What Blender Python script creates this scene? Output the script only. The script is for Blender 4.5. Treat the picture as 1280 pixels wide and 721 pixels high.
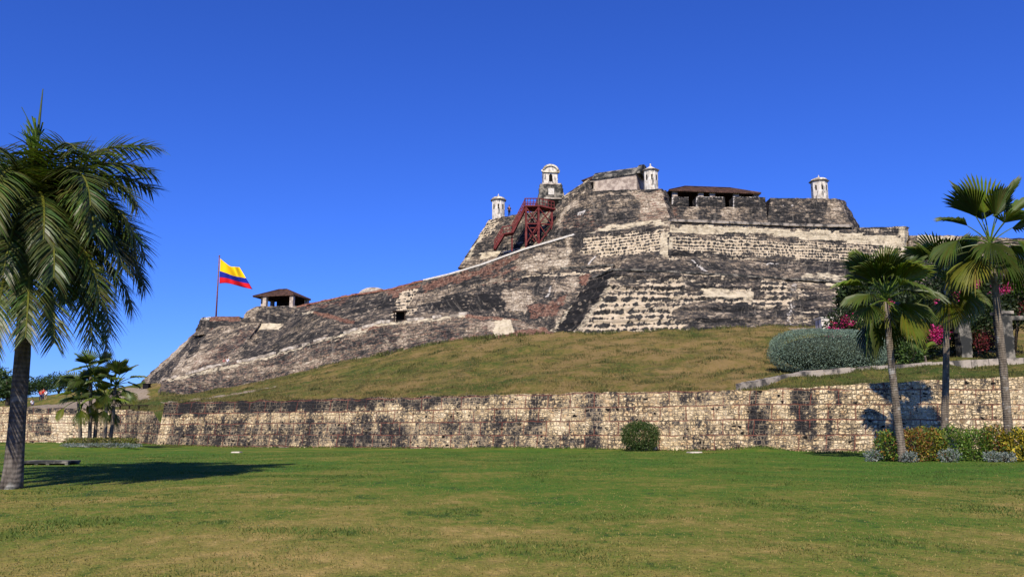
import bpy, bmesh, math, random
import numpy as np
from mathutils import Vector, noise as mnoise
R = math.radians
random.seed(7); rng = np.random.default_rng(7)
for o in list(bpy.data.objects): bpy.data.objects.remove(o)
S = bpy.context.scene; COL = S.collection

# ---------------------------------------------------------------- camera, sky, sun
F_PX, PITCH, CAM_H = 1005.0, R(9.35), 1.65
cam = bpy.data.objects.new('camera', bpy.data.cameras.new('camera')); COL.objects.link(cam)
cam.location = (0, 0, CAM_H); cam.rotation_euler = (R(90) + PITCH, 0, 0)
cam.data.lens = 36 * F_PX / 1280; cam.data.sensor_width = 36; cam.data.clip_end = 6000; cam.data.clip_start = .1
S.camera = cam
SUN_AZ, SUN_EL = R(8), R(41.5)          # the sun stands behind the camera, a little to its left
w = bpy.data.worlds.new('World'); S.world = w; w.use_nodes = True
wn = w.node_tree.nodes; bg = wn['Background']
sky = wn.new('ShaderNodeTexSky'); sky.sky_type = 'NISHITA'; sky.sun_disc = False
sky.sun_elevation = SUN_EL; sky.sun_rotation = R(180) + SUN_AZ
sky.altitude = 0; sky.air_density = 1.0; sky.dust_density = 0.0; sky.ozone_density = 3.0
hs = wn.new('ShaderNodeHueSaturation'); hs.inputs['Saturation'].default_value = 1.08; hs.inputs['Hue'].default_value = .5
w.node_tree.links.new(sky.outputs[0], hs.inputs['Color'])
tn = wn.new('ShaderNodeMix'); tn.data_type = 'RGBA'; tn.blend_type = 'MULTIPLY'; tn.inputs[0].default_value = 1; tn.inputs[7].default_value = (.36, .64, 1.62, 1)   # deep tropical blue
w.node_tree.links.new(hs.outputs[0], tn.inputs[6]); w.node_tree.links.new(tn.outputs[2], bg.inputs['Color'])
bg.inputs['Strength'].default_value = 0.075
sl = bpy.data.lights.new('sun', 'SUN'); sl.energy = 4.6; sl.angle = R(.5); sl.color = (1, .92, .79)
so = bpy.data.objects.new('sun', sl); COL.objects.link(so)
so.rotation_euler = Vector((math.sin(SUN_AZ)*math.cos(SUN_EL), math.cos(SUN_AZ)*math.cos(SUN_EL), -math.sin(SUN_EL))).to_track_quat('-Z', 'Y').to_euler()
so.location = (-20, -60, 60)
S.view_settings.view_transform = 'Standard'; S.view_settings.look = 'None'
S.view_settings.exposure = 0.42; S.view_settings.gamma = 1.0
S.render.engine = 'CYCLES'

# ---------------------------------------------------------------- helpers
cp, sp = math.cos(PITCH), math.sin(PITCH)
def P(px, py, D):
    "the point of the place at depth D metres seen at photo pixel px, py"
    cx, cy = (px-640)/F_PX, (360.5-py)/F_PX
    y = cp - sp*cy; k = D/y
    return Vector((cx*k, D, CAM_H + (sp + cp*cy)*k))
def project(V):
    V = np.asarray(V, float); x = V[:, 0]; y = V[:, 1]; z = V[:, 2] - CAM_H
    d = np.maximum(y*cp + z*sp, .1); u = -y*sp + z*cp
    return 640 + F_PX*x/d, 360.5 - F_PX*u/d
def fbm(p, s, o=3): return mnoise.fractal(Vector(p)*s, 1.0, 2.0, o)
def sstep(a, b, x):
    t = np.clip((np.asarray(x, float)-a)/(b-a), 0, 1); return t*t*(3-2*t)

def tag(o, label=None, cat=None, group=None, kind=None):
    if label: o['label'] = label
    if cat: o['category'] = cat
    if group: o['group'] = group
    if kind: o['kind'] = kind
    return o
def empty(name, loc, label=None, cat=None, group=None):
    o = bpy.data.objects.new(name, None); o.location = loc; o.empty_display_size = .3; COL.objects.link(o)
    return tag(o, label, cat, group)

class MB:
    def __init__(s): s.v = []; s.f = []; s.c = []; s.uv = []; s.m = []
    def add(s, vs, fs, col=None, uv=None, mi=0):
        b = len(s.v)
        s.v += [tuple(p) for p in vs]; s.f += [tuple(i+b for i in f) for f in fs]
        s.c += [col if col is not None else (1, 1, 1)]*len(vs)
        s.uv += list(uv) if uv is not None else [(0, 0)]*len(vs)
        s.m += [mi]*len(fs)
    def box(s, c, d, rz=0, taper=1.0, col=None, mi=0):
        x, y, z = d[0]/2, d[1]/2, d[2]/2; ca, sa = math.cos(rz), math.sin(rz); vs = []
        for k in (-1, 1):
            t = taper if k > 0 else 1
            for a, b in ((-1, -1), (1, -1), (1, 1), (-1, 1)):
                X, Y = a*x*t, b*y*t; vs.append((c[0]+X*ca-Y*sa, c[1]+X*sa+Y*ca, c[2]+k*z))
        s.add(vs, [(3, 2, 1, 0), (4, 5, 6, 7), (0, 1, 5, 4), (1, 2, 6, 5), (2, 3, 7, 6), (3, 0, 4, 7)], col, [(q[0]+q[1], q[2]) for q in vs], mi)
    def bar(s, a, b, w=.1, h=None, col=None):
        a, b = Vector(a), Vector(b); h = h or w; d = (b-a).normalized()
        up = Vector((0, 0, 1)) if abs(d.z) < .95 else Vector((0, 1, 0))
        sx = d.cross(up).normalized()*w/2; sy = sx.cross(d).normalized()*h/2; vs = []
        for q in (a, b): vs += [q-sx-sy, q+sx-sy, q+sx+sy, q-sx+sy]
        s.add(vs, [(0, 1, 2, 3), (7, 6, 5, 4), (0, 4, 5, 1), (1, 5, 6, 2), (2, 6, 7, 3), (3, 7, 4, 0)], col)
    def tube(s, pts, rad, n=10, col=None, cap=True, jit=0):
        pts = [Vector(p) for p in pts]; vs = []; uv = []; L = 0
        for i, p in enumerate(pts):
            d = (pts[min(i+1, len(pts)-1)] - pts[max(i-1, 0)]).normalized()
            ref = Vector((1, 0, 0)) if abs(d.x) < .9 else Vector((0, 1, 0))
            a = d.cross(ref).normalized(); b = d.cross(a)
            if i: L += (p-pts[i-1]).length
            r = rad[i] if hasattr(rad, '__len__') else rad
            for k in range(n):
                t = 2*math.pi*k/n; rr = r*(1+jit*mnoise.noise(Vector((p.x+a.x*math.cos(t)*3, p.y+k, p.z*1.7))))
                vs.append(p + (a*math.cos(t)+b*math.sin(t))*rr); uv.append((t*r, L))
        fs = [(i*n+k, i*n+(k+1) % n, (i+1)*n+(k+1) % n, (i+1)*n+k) for i in range(len(pts)-1) for k in range(n)]
        if cap: fs += [tuple(range(n))[::-1], tuple(range((len(pts)-1)*n, len(pts)*n))]
        s.add(vs, fs, col, uv)
    def lathe(s, c, prof, n=16, rot=0, col=None):
        c = Vector(c); vs = []; uv = []
        for r, z in prof:
            for k in range(n):
                t = 2*math.pi*k/n+rot; vs.append((c.x+r*math.cos(t), c.y+r*math.sin(t), c.z+z)); uv.append((t*max(prof[0][0], .2), z))
        m = len(prof)
        fs = [(i*n+k, i*n+(k+1) % n, (i+1)*n+(k+1) % n, (i+1)*n+k) for i in range(m-1) for k in range(n)]
        fs += [tuple(range(n))[::-1], tuple(range((m-1)*n, m*n))]
        s.add(vs, fs, col, uv)
    def build(s, name, mat, parent=None, loc=None, smooth=False, sharp=None):
        loc = Vector(parent.location) if parent is not None and loc is None else Vector(loc or (0, 0, 0))
        root = parent
        me = bpy.data.meshes.new(name)
        V = np.array(s.v, float) - np.array(loc)
        me.from_pydata(V.tolist(), [], s.f)
        for m in (mat if isinstance(mat, (list, tuple)) else [mat]): me.materials.append(m)
        if any(s.m): me.polygons.foreach_set('material_index', s.m)
        vi = np.empty(len(me.loops), int); me.loops.foreach_get('vertex_index', vi)
        ul = me.uv_layers.new(name='UVMap'); ul.data.foreach_set('uv', np.array(s.uv, float)[vi].ravel())
        ca = me.attributes.new('tint', 'FLOAT_COLOR', 'POINT')
        C = np.ones((len(s.v), 4)); C[:, :3] = np.array(s.c, float); ca.data.foreach_set('color', C.ravel())
        if smooth:
            me.polygons.foreach_set('use_smooth', [True]*len(me.polygons))
            if sharp: me.set_sharp_from_angle(angle=R(sharp))
        me.update()
        o = bpy.data.objects.new(name, me); COL.objects.link(o)
        if root is not None: o.parent = root
        else: o.location = loc
        return o

# ---------------------------------------------------------------- node helpers
class NT:
    def __init__(s, name):
        s.mat = bpy.data.materials.new(name); s.mat.use_nodes = True; s.t = s.mat.node_tree
        s.b = s.t.nodes['Principled BSDF']; s.out = s.t.nodes['Material Output']
        s.b.inputs['Roughness'].default_value = .9; s.b.inputs['Specular IOR Level'].default_value = .06
    def n(s, typ, ins=None, **at):
        nd = s.t.nodes.new(typ)
        for k, v in at.items(): setattr(nd, k, v)
        for k, v in (ins or {}).items(): s.set(nd.inputs[k], v)
        return nd
    def set(s, sock, v):
        if isinstance(v, bpy.types.NodeSocket): s.t.links.new(v, sock)
        else:
            if isinstance(v, (tuple, list)) and len(v) == 3 and sock.type == 'RGBA': v = (*v, 1)
            sock.default_value = v
    def m(s, op, a, b=0.0, clamp=False): return s.n('ShaderNodeMath', {0: a, 1: b}, operation=op, use_clamp=clamp).outputs[0]
    def mix(s, f, a, b, bt='MIX'): return s.n('ShaderNodeMix', {0: f, 6: a, 7: b}, data_type='RGBA', blend_type=bt).outputs[2]
    def noise(s, v, sc, det=4, ro=.55, dist=0): return s.n('ShaderNodeTexNoise', {'Vector': v, 'Scale': sc, 'Detail': det, 'Roughness': ro, 'Distortion': dist}).outputs['Fac']
    def noisec(s, v, sc, det=2): return s.n('ShaderNodeTexNoise', {'Vector': v, 'Scale': sc, 'Detail': det}).outputs['Color']
    def ramp(s, f, st, interp='LINEAR'):
        nd = s.n('ShaderNodeValToRGB', {0: f}); cr = nd.color_ramp; cr.interpolation = interp
        while len(cr.elements) < len(st): cr.elements.new(.5)
        for e, (p, c) in zip(cr.elements, st): e.position = p; e.color = (*c, 1) if len(c) == 3 else c
        return nd.outputs[0]
    def sm(s, x, a, b): return s.n('ShaderNodeMapRange', {0: x, 1: a, 2: b, 3: 0.0, 4: 1.0}, interpolation_type='SMOOTHSTEP').outputs[0]
    def attr(s, name, o='Fac'): return s.n('ShaderNodeAttribute', attribute_name=name).outputs[o]
    def uv(s): return s.n('ShaderNodeTexCoord').outputs['UV']
    def obj(s): return s.n('ShaderNodeTexCoord').outputs['Object']
    def pos(s): return s.n('ShaderNodeNewGeometry').outputs['Position']
    def vm(s, op, a, b): return s.n('ShaderNodeVectorMath', {0: a, 1: b}, operation=op).outputs[0]
    def warp(s, v, sc, amt):
        c = s.vm('SUBTRACT', s.noisec(v, sc), (.5, .5, .5)); return s.vm('ADD', v, s.vm('MULTIPLY', c, (amt, amt, amt)))
    def bump(s, h, dist=.1, st=.6, prev=None):
        d = {'Height': h, 'Distance': dist, 'Strength': st}
        if prev is not None: d['Normal'] = prev
        return s.n('ShaderNodeBump', d).outputs[0]
    def done(s, col, nrm=None, rough=None):
        s.set(s.b.inputs['Base Color'], col)
        if nrm is not None: s.set(s.b.inputs['Normal'], nrm)
        if rough is not None: s.set(s.b.inputs['Roughness'], rough)
        return s.mat

def mat_fort():
    k = NT('fort_masonry'); uv = k.uv(); po = k.pos()
    nL = k.noise(k.vm('MULTIPLY', uv, (.055, .20, 1)), 1.0, 5, .62); nM = k.noise(k.vm('MULTIPLY', k.warp(uv, .25, .9), (.30, .95, 1)), 1.0, 6, .68)
    st = k.vm('MULTIPLY', uv, (1.0, 4.2, 1)); nF = k.noise(st, 1.0, 6, .72); nG = k.noise(po, 3.2, 4, .7)
    wuv = k.warp(uv, 1.3, .35)
    t = k.m('ADD', k.m('MULTIPLY', nF, .55), k.m('MULTIPLY', nG, .45))
    t = k.m('ADD', k.m('MULTIPLY', k.m('SUBTRACT', t, .5), 1.5), .54)
    t = k.m('ADD', t, k.m('MULTIPLY', k.m('SUBTRACT', nL, .5), .85)); t = k.m('ADD', t, k.m('MULTIPLY', k.m('SUBTRACT', nM, .5), .85))
    t = k.m('ADD', t, k.m('MULTIPLY', k.attr('tone'), .25))
    base = k.ramp(t, [(.32, (.018, .018, .018)), (.44, (.045, .043, .041)), (.51, (.10, .086, .072)), (.60, (.19, .145, .10)), (.68, (.38, .30, .21)), (.82, (.60, .51, .38))])
    vy = k.m('DIVIDE', k.n('ShaderNodeSeparateXYZ', {0: k.warp(uv, .5, .16)}).outputs[1], .48); crs = k.m('ABSOLUTE', k.m('SUBTRACT', k.m('FRACT', vy), .5))
    crs = k.m('MULTIPLY', k.sm(crs, .36, .46), k.sm(nG, .35, .6))      # dark bed joints between courses
    # vertical weather streaks below the ledges
    stk = k.noise(k.vm('MULTIPLY', uv, (1.6, .14, 1)), 1.0, 5, .7); base = k.mix(k.m('MULTIPLY', k.sm(stk, .55, .68), .6), base, (.022, .021, .021))
    base = k.mix(k.m('MULTIPLY', k.sm(stk, .44, .34), .28), base, (.42, .36, .28))
    base = k.mix(k.m('MULTIPLY', crs, .5), base, (.02, .018, .016))
    # joints of the rubble
    vo = k.n('ShaderNodeTexVoronoi', {'Vector': k.vm('MULTIPLY', wuv, (1.7, 2.7, 1)), 'Scale': 1.0}, feature='DISTANCE_TO_EDGE').outputs['Distance']
    jo = k.sm(vo, .0, .09)
    vc = k.n('ShaderNodeTexVoronoi', {'Vector': k.vm('MULTIPLY', wuv, (1.7, 2.7, 1)), 'Scale': 1.0}, feature='F1').outputs['Color']
    vr = k.n('ShaderNodeSeparateColor', {0: vc}).outputs[0]
    base = k.mix(k.m('MULTIPLY', k.sm(vr, .78, .95), k.sm(nM, .42, .6)), base, (.36, .29, .21))
    base = k.mix(k.m('MULTIPLY', k.m('SUBTRACT', 1, jo), .55), base, (.02, .018, .017))
    # red brick and ochre rubble
    rm = k.sm(k.m('ADD', k.attr('rust'), k.m('MULTIPLY', k.m('SUBTRACT', nF, .5), 2.2)), .42, .62)
    rc = k.ramp(nG, [(.3, (.06, .030, .023)), (.5, (.175, .085, .058)), (.68, (.36, .22, .15))])
    base = k.mix(k.m('MULTIPLY', rm, .85), base, rc)
    # coursed cream blocks with weathered sockets between
    xy = k.n('ShaderNodeSeparateXYZ', {0: k.warp(k.warp(uv, .3, .5), 1.2, .30)})
    def sockets(bw, rh, duty):
        v = k.m('DIVIDE', xy.outputs[1], rh); fl = k.m('FLOOR', v); fr = k.m('SUBTRACT', v, fl)
        band = k.m('ABSOLUTE', k.m('SUBTRACT', fr, .5))                    # 0 in the middle of a weathered course
        cv = k.n('ShaderNodeCombineXYZ', {0: k.m('DIVIDE', xy.outputs[0], bw), 1: k.m('MULTIPLY', fl, 7.31), 2: 0.0}).outputs[0]
        nn = k.noise(cv, 1.0, 2, .5)
        x = k.m('ADD', band, k.m('MULTIPLY', k.m('SUBTRACT', .5, nn), 1.9)); x = k.m('ADD', x, k.m('MULTIPLY', k.m('SUBTRACT', nG, .5), .9)); x = k.m('ADD', x, k.m('MULTIPLY', k.m('SUBTRACT', nM, .5), .5))
        return k.sm(x, duty-.06, duty+.07)
    sock = k.mix(k.sm(k.attr('fine'), .4, .6), sockets(.62, 1.02, .20), sockets(.30, .46, .19))
    cc = k.ramp(nF, [(.32, (.22, .17, .115)), (.45, (.48, .38, .25)), (.60, (.66, .55, .39))])
    cdk = k.ramp(nG, [(.35, (.016, .016, .017)), (.6, (.07, .065, .058))])
    cream = k.mix(sock, cdk, cc)
    nB_ = k.noise(k.vm('MULTIPLY', uv, (.16, .75, 1)), 1.0, 5, .65)
    cm = k.sm(k.m('ADD', k.m('ADD', k.m('ADD', k.attr('cream'), k.m('MULTIPLY', k.m('SUBTRACT', nG, .5), .8)), k.m('MULTIPLY', k.m('SUBTRACT', nM, .5), 1.4)), k.m('MULTIPLY', k.m('SUBTRACT', nB_, .5), 1.9)), .42, .58)
    base = k.mix(cm, base, cream)
    pc = k.ramp(k.noise(po, 1.2, 5, .7), [(.32, (.16, .13, .10)), (.45, (.48, .40, .27)), (.6, (.62, .53, .37))])
    pm = k.sm(k.m('ADD', k.m('ADD', k.attr('plaster'), k.m('MULTIPLY', k.m('SUBTRACT', nF, .5), 1.9)), k.m('MULTIPLY', k.m('SUBTRACT', nM, .5), 1.0)), .42, .58)
    base = k.mix(pm, base, pc)
    wc = k.sm(k.m('ADD', k.attr('white'), k.m('MULTIPLY', k.m('SUBTRACT', nG, .5), 2.0)), .42, .62)
    base = k.mix(k.m('MULTIPLY', wc, .85), base, (.60, .55, .48))
    h = k.m('ADD', k.m('MULTIPLY', nF, 1.0), k.m('MULTIPLY', jo, .2)); h = k.m('SUBTRACT', h, k.m('MULTIPLY', crs, .35)); h = k.m('ADD', h, k.m('MULTIPLY', nG, .35))
    h = k.m('ADD', h, k.m('MULTIPLY', k.m('MULTIPLY', k.m('SUBTRACT', sock, 1), cm), .9))
    return k.done(base, k.bump(h, .30, .65), .95)

def mat_retaining():
    k = NT('retaining_wall_masonry'); uv = k.uv(); po = k.pos()
    w_ = k.warp(k.warp(uv, 1.1, .10), 5.0, .09); cell = k.vm('MULTIPLY', w_, (3.3, 4.7, 1))
    nM = k.noise(po, .5, 5, .6); nG = k.noise(po, 6.5, 6, .72); nL = k.noise(po, .13, 4, .55)
    vc = k.n('ShaderNodeTexVoronoi', {'Vector': cell, 'Scale': 1.0, 'Randomness': .72}, feature='F1').outputs['Color']
    ve = k.n('ShaderNodeTexVoronoi', {'Vector': cell, 'Scale': 1.0, 'Randomness': .72}, feature='DISTANCE_TO_EDGE').outputs['Distance']
    sc = k.n('ShaderNodeSeparateColor', {0: vc})
    sb = k.n('ShaderNodeTexBrick', {'Vector': k.warp(k.warp(uv, .7, .25), 3.0, .15), 'Color1': (0, 0, 0), 'Color2': (1, 1, 1), 'Mortar': (.5, .5, .5), 'Scale': 1.0, 'Mortar Size': .055, 'Mortar Smooth': 1.0, 'Bias': 0.0, 'Brick Width': .47, 'Row Height': .28}, offset=.43, squash=.72, squash_frequency=3)
    srand = k.n('ShaderNodeSeparateColor', {0: sb.outputs['Color']}).outputs[0]
    ed = k.m('MULTIPLY', k.m('SUBTRACT', 1, sb.outputs['Fac']), .25); ed = k.m('MINIMUM', ed, k.m('MULTIPLY', ve, 2.2))
    srand = k.m('ADD', k.m('MULTIPLY', srand, .55), k.m('MULTIPLY', sc.outputs[2], .45))
    br = k.n('ShaderNodeTexBrick', {'Vector': k.warp(k.warp(uv, .35, .25), 1.5, .10), 'Color1': (0, 0, 0), 'Color2': (1, 1, 1), 'Mortar': (.5, .5, .5), 'Scale': 1.0, 'Mortar Size': .042, 'Mortar Smooth': .3, 'Bias': 0.0, 'Brick Width': 1.55, 'Row Height': .84}, offset=.37)
    pan = k.m('SUBTRACT', k.n('ShaderNodeSeparateColor', {0: br.outputs['Color']}).outputs[0], .5)
    drip = k.noise(k.vm('MULTIPLY', k.warp(uv, .7, .3), (1.9, .17, 1)), 1.0, 4, .65)
    t = k.m('ADD', k.m('MULTIPLY', k.m('SUBTRACT', srand, .5), .50), .515); t = k.m('ADD', t, k.m('MULTIPLY', pan, .16))
    t = k.m('ADD', t, k.m('MULTIPLY', k.m('SUBTRACT', nM, .5), .75)); t = k.m('ADD', t, k.m('MULTIPLY', k.m('SUBTRACT', nG, .5), 2.4))
    t = k.m('ADD', t, k.m('MULTIPLY', k.m('SUBTRACT', drip, .5), 1.25)); t = k.m('ADD', t, k.m('MULTIPLY', k.m('SUBTRACT', nL, .5), .7))
    t = k.m('ADD', t, k.m('MULTIPLY', k.attr('tone'), .55))
    col = k.ramp(t, [(.06, (.022, .022, .024)), (.24, (.075, .068, .06)), (.38, (.20, .16, .115)), (.50, (.42, .31, .17)), (.66, (.64, .48, .265)), (.9, (.74, .60, .39))])
    warm = k.mix(k.m('MULTIPLY', k.m('MULTIPLY', k.sm(sc.outputs[1], .72, .95), .5), k.sm(t, .3, .55)), col, (.44, .25, .11))
    jn = k.m('SUBTRACT', 1, k.sm(k.m('ADD', ed, k.m('MULTIPLY', k.m('SUBTRACT', nG, .5), .22)), .02, .15))
    mort = k.mix(k.sm(nM, .42, .6), (.055, .045, .038), (.40, .31, .20))
    col = k.mix(k.m('MULTIPLY', jn, .8), warm, mort)
    ln = k.m('MULTIPLY', br.outputs['Fac'], k.sm(k.noise(po, 1.0, 3), .36, .5))
    col = k.mix(k.m('MULTIPLY', ln, .75), col, k.mix(nG, (.07, .025, .02), (.30, .10, .07)))
    # a few deep sockets
    so_ = k.m('MULTIPLY', k.sm(sc.outputs[2], .93, .96), k.sm(ed, .1, .2)); col = k.mix(so_, col, (.012, .011, .01))
    h = k.m('ADD', k.m('MULTIPLY', k.sm(ed, 0, .25), .6), k.m('MULTIPLY', nG, .9)); h = k.m('SUBTRACT', h, k.m('MULTIPLY', ln, .5)); h = k.m('SUBTRACT', h, so_)
    return k.done(col, k.bump(h, .12, .8), .95)

def grass_cols(k, po, green):
    nA = k.noise(po, .085, 4, .6); nB = k.noise(po, .45, 5, .65); nC = k.noise(k.vm('MULTIPLY', po, (1, .55, 1)), 3.5, 5, .7); nD = k.noise(po, 18, 3, .7)
    t = k.m('ADD', k.m('MULTIPLY', k.m('SUBTRACT', nA, .5), 1.7), k.m('MULTIPLY', k.m('SUBTRACT', nB, .5), 1.7))
    t = k.m('ADD', t, k.m('MULTIPLY', k.m('SUBTRACT', nC, .5), 1.3)); t = k.m('ADD', k.m('ADD', t, .5), green)
    return t, nB, nC, nD
def mat_lawn():
    k = NT('lawn_grass'); po = k.pos()
    g = k.m('MULTIPLY', k.attr('lush'), .55)
    t, nB, nC, nD = grass_cols(k, po, g)
    col = k.ramp(t, [(.05, (.35, .25, .08)), (.26, (.25, .20, .052)), (.45, (.185, .175, .036)), (.65, (.115, .152, .022)), (.95, (.066, .142, .017))])
    wd = k.m('MULTIPLY', k.sm(k.m('ADD', nB, k.m('MULTIPLY', k.m('SUBTRACT', nC, .5), .9)), .60, .70), .75)
    col = k.mix(wd, col, (.045, .075, .018))
    col = k.mix(k.sm(nD, .52, .72), col, k.mix(.4, col, (.03, .045, .012)))
    h = k.m('ADD', k.m('MULTIPLY', nD, .6), k.m('MULTIPLY', nC, 1.5))
    return k.done(col, k.bump(h, .09, .8), .95)
def mat_hill():
    k = NT('hill_grass'); po = k.pos()
    t, nB, nC, nD = grass_cols(k, po, k.m('MULTIPLY', k.attr('lush'), .5))
    col = k.ramp(t, [(.1, (.255, .175, .068)), (.32, (.205, .152, .047)), (.5, (.145, .132, .033)), (.68, (.095, .108, .024)), (.9, (.055, .082, .018))])
    wd = k.m('MULTIPLY', k.sm(k.noise(po, .55, 6, .78), .53, .61), .8); col = k.mix(wd, col, (.055, .065, .02)); col = k.mix(k.m('MULTIPLY', k.sm(k.noise(po, 1.1, 5, .75), .55, .66), .5), col, (.30, .22, .09))
    col = k.mix(k.sm(k.m('ADD', k.attr('bare'), k.m('MULTIPLY', k.m('SUBTRACT', nC, .5), .8)), .4, .6), col, k.mix(nC, (.22, .17, .11), (.42, .34, .25)))
    h = k.m('ADD', k.m('MULTIPLY', nD, .5), k.m('MULTIPLY', nC, 1.0)); h = k.m('ADD', h, nB)
    return k.done(col, k.bump(h, .3, .8), .95)
def mat_simple(name, c1, c2=None, sc=3, rough=.85, bump=.02, det=5, lo=.38, hi=.62, sp=None, metal=0):
    k = NT(name); po = k.obj(); n = k.noise(po, sc, det, .65)
    col = k.mix(k.sm(n, lo, hi), c1, c2 or c1)
    if metal: k.b.inputs['Metallic'].default_value = metal
    if sp is not None: k.b.inputs['Specular IOR Level'].default_value = sp
    return k.done(col, k.bump(k.noise(po, sc*4, 4, .7), bump, .6), rough)
def mat_leaf(name, col, gloss=.5, trans=.3, var=.5):
    k = NT(name); tint = k.attr('tint', 'Color'); n = k.noise(k.pos(), 9, 3)
    c = k.mix(1.0, k.mix(n, tuple(x*(1-var) for x in col), tuple(x*(1+var) for x in col)), tint, 'MULTIPLY')
    k.b.inputs['Specular IOR Level'].default_value = .35
    k.done(c, None, gloss)
    tr = k.n('ShaderNodeBsdfTranslucent', {'Color': k.mix(1.0, c, (1.5, 1.6, .6), 'MULTIPLY')})
    mx = k.n('ShaderNodeMixShader', {0: trans, 1: k.b.outputs[0], 2: tr.outputs[0]})
    k.t.links.new(mx.outputs[0], k.out.inputs['Surface']); return k.mat
def mat_bark(name, c1, c2, ring=2.6):
    k = NT(name); po = k.obj(); uv = k.uv()
    wv = k.n('ShaderNodeTexWave', {'Vector': k.warp(uv, 2, .12), 'Scale': ring, 'Distortion': 3, 'Detail': 3}, wave_type='BANDS', bands_direction='Y').outputs['Fac']
    n = k.noise(k.vm('MULTIPLY', po, (4, 4, 1.2)), 2.2, 5, .7)
    col = k.mix(k.sm(n, .35, .65), c1, c2); col = k.mix(k.m('MULTIPLY', k.m('MULTIPLY', wv, .45), k.sm(k.noise(po, 1.3, 3), .4, .6)), col, tuple(x*.4 for x in c1))
    col = k.mix(k.sm(k.noise(po, 1.6, 3), .58, .68), col, (.34, .32, .28))
    return k.done(col, k.bump(k.m('ADD', n, k.m('MULTIPLY', wv, .25)), .05, .8), .9)
def mat_tile():
    k = NT('clay_roof_tile'); uv = k.uv(); po = k.pos()
    wv = k.n('ShaderNodeTexWave', {'Vector': uv, 'Scale': 1.1, 'Distortion': .6}, wave_type='BANDS', bands_direction='X').outputs['Fac']
    n = k.noise(po, 1.6, 5, .7); col = k.ramp(n, [(.34, (.03, .022, .018)), (.5, (.085, .047, .034)), (.66, (.17, .092, .062))])
    col = k.mix(k.m('MULTIPLY', wv, .4), col, (.03, .02, .016)); return k.done(col, k.bump(wv, .12, .8), .9)
def mat_flag():
    k = NT('flag_cloth'); x = k.n('ShaderNodeSeparateXYZ', {0: k.uv()}).outputs[1]
    col = k.ramp(x, [(0, (.55, .012, .02)), (.25, (.012, .02, .24)), (.5, (.85, .52, .008))], 'CONSTANT')
    return k.done(col, None, .7)
def mat_plaster_white():
    k = NT('whitewashed_plaster'); po = k.obj(); n = k.noise(po, 1.5, 5, .7); d = k.noise(k.vm('MULTIPLY', po, (2.5, 2.5, .6)), 1.3, 5, .7)
    col = k.ramp(n, [(.3, (.42, .36, .28)), (.5, (.66, .60, .51)), (.65, (.76, .72, .64))])
    col = k.mix(k.m('MULTIPLY', k.sm(k.m('ADD', d, k.m('MULTIPLY', k.attr('tint'), 0.0)), .50, .60), .8), col, (.05, .048, .045)); return k.done(col, k.bump(n, .05, .6), .9)

M = dict(fort=mat_fort(), ret=mat_retaining(), lawn=mat_lawn(), hill=mat_hill(), white=mat_plaster_white(), tile=mat_tile(), flag=mat_flag(),
    rose=mat_simple('faded_pink_plaster', (.27, .21, .17), (.52, .43, .34), 1.2, lo=.4, hi=.6),
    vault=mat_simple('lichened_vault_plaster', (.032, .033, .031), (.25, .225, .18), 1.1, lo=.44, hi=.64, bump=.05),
    dome=mat_simple('weathered_dome_plaster', (.28, .23, .15), (.70, .64, .50), 1.6, lo=.4, hi=.58),
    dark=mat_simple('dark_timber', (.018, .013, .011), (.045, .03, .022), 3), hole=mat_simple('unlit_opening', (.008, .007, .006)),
    steel=mat_simple('red_oxide_steel', (.10, .018, .018), (.17, .042, .038), 2.5, .6, .005), pole=mat_simple('rusty_pole_steel', (.16, .06, .045), (.24, .10, .08), 4, .5, .004),
    stone=mat_simple('pale_worn_stone', (.24, .20, .155), (.56, .49, .40), 1.1, bump=.05), grey=mat_simple('grey_kerb_stone', (.07, .066, .06), (.36, .31, .25), .9, lo=.38, hi=.55, bump=.06),
    brick=mat_simple('old_red_brick', (.13, .05, .035), (.30, .15, .10), 2.2), plate=mat_simple('bleached_stone', (.5, .46, .38), (.66, .62, .54), 4),
    door=mat_simple('dark_red_paint', (.16, .012, .02), (.22, .03, .035), 3),
    bark=mat_bark('palm_bark', (.075, .062, .052), (.17, .145, .12)), fbark=mat_bark('fan_palm_bark', (.10, .08, .062), (.22, .18, .135), 3.2), darkcore=mat_simple('shaded_core', (.020, .026, .016), (.05, .06, .04), 6, bump=.1), twig=mat_bark('shrub_bark', (.05, .038, .03), (.11, .085, .06)),
    frond=mat_leaf('feather_frond', (.075, .098, .021), .42, .24, .5), fan=mat_leaf('fan_frond', (.075, .112, .022), .45, .28, .4),
    leaf=mat_leaf('shrub_leaf', (1, 1, 1), .55, .25, .35), grass=mat_leaf('grass_blade', (1, 1, 1), .8, .3, .3), petal=mat_leaf('bougainvillea_bract', (1, 1, 1), .7, .3, .25),
    silver=mat_leaf('silver_leaf', (1, 1, 1), .8, .1, .3), skin=mat_simple('skin', (.32, .17, .11)), hair=mat_simple('hair', (.02, .014, .01)),
    cred=mat_simple('red_cotton', (.62, .035, .025)), cnavy=mat_simple('navy_cotton', (.015, .02, .09)), cwhite=mat_simple('white_cotton', (.72, .74, .78)), cpink=mat_simple('pink_cotton', (.5, .16, .15)), cblack=mat_simple('black_cotton', (.012, .012, .014)), ckhaki=mat_simple('khaki_cotton', (.30, .24, .15)))

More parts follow.
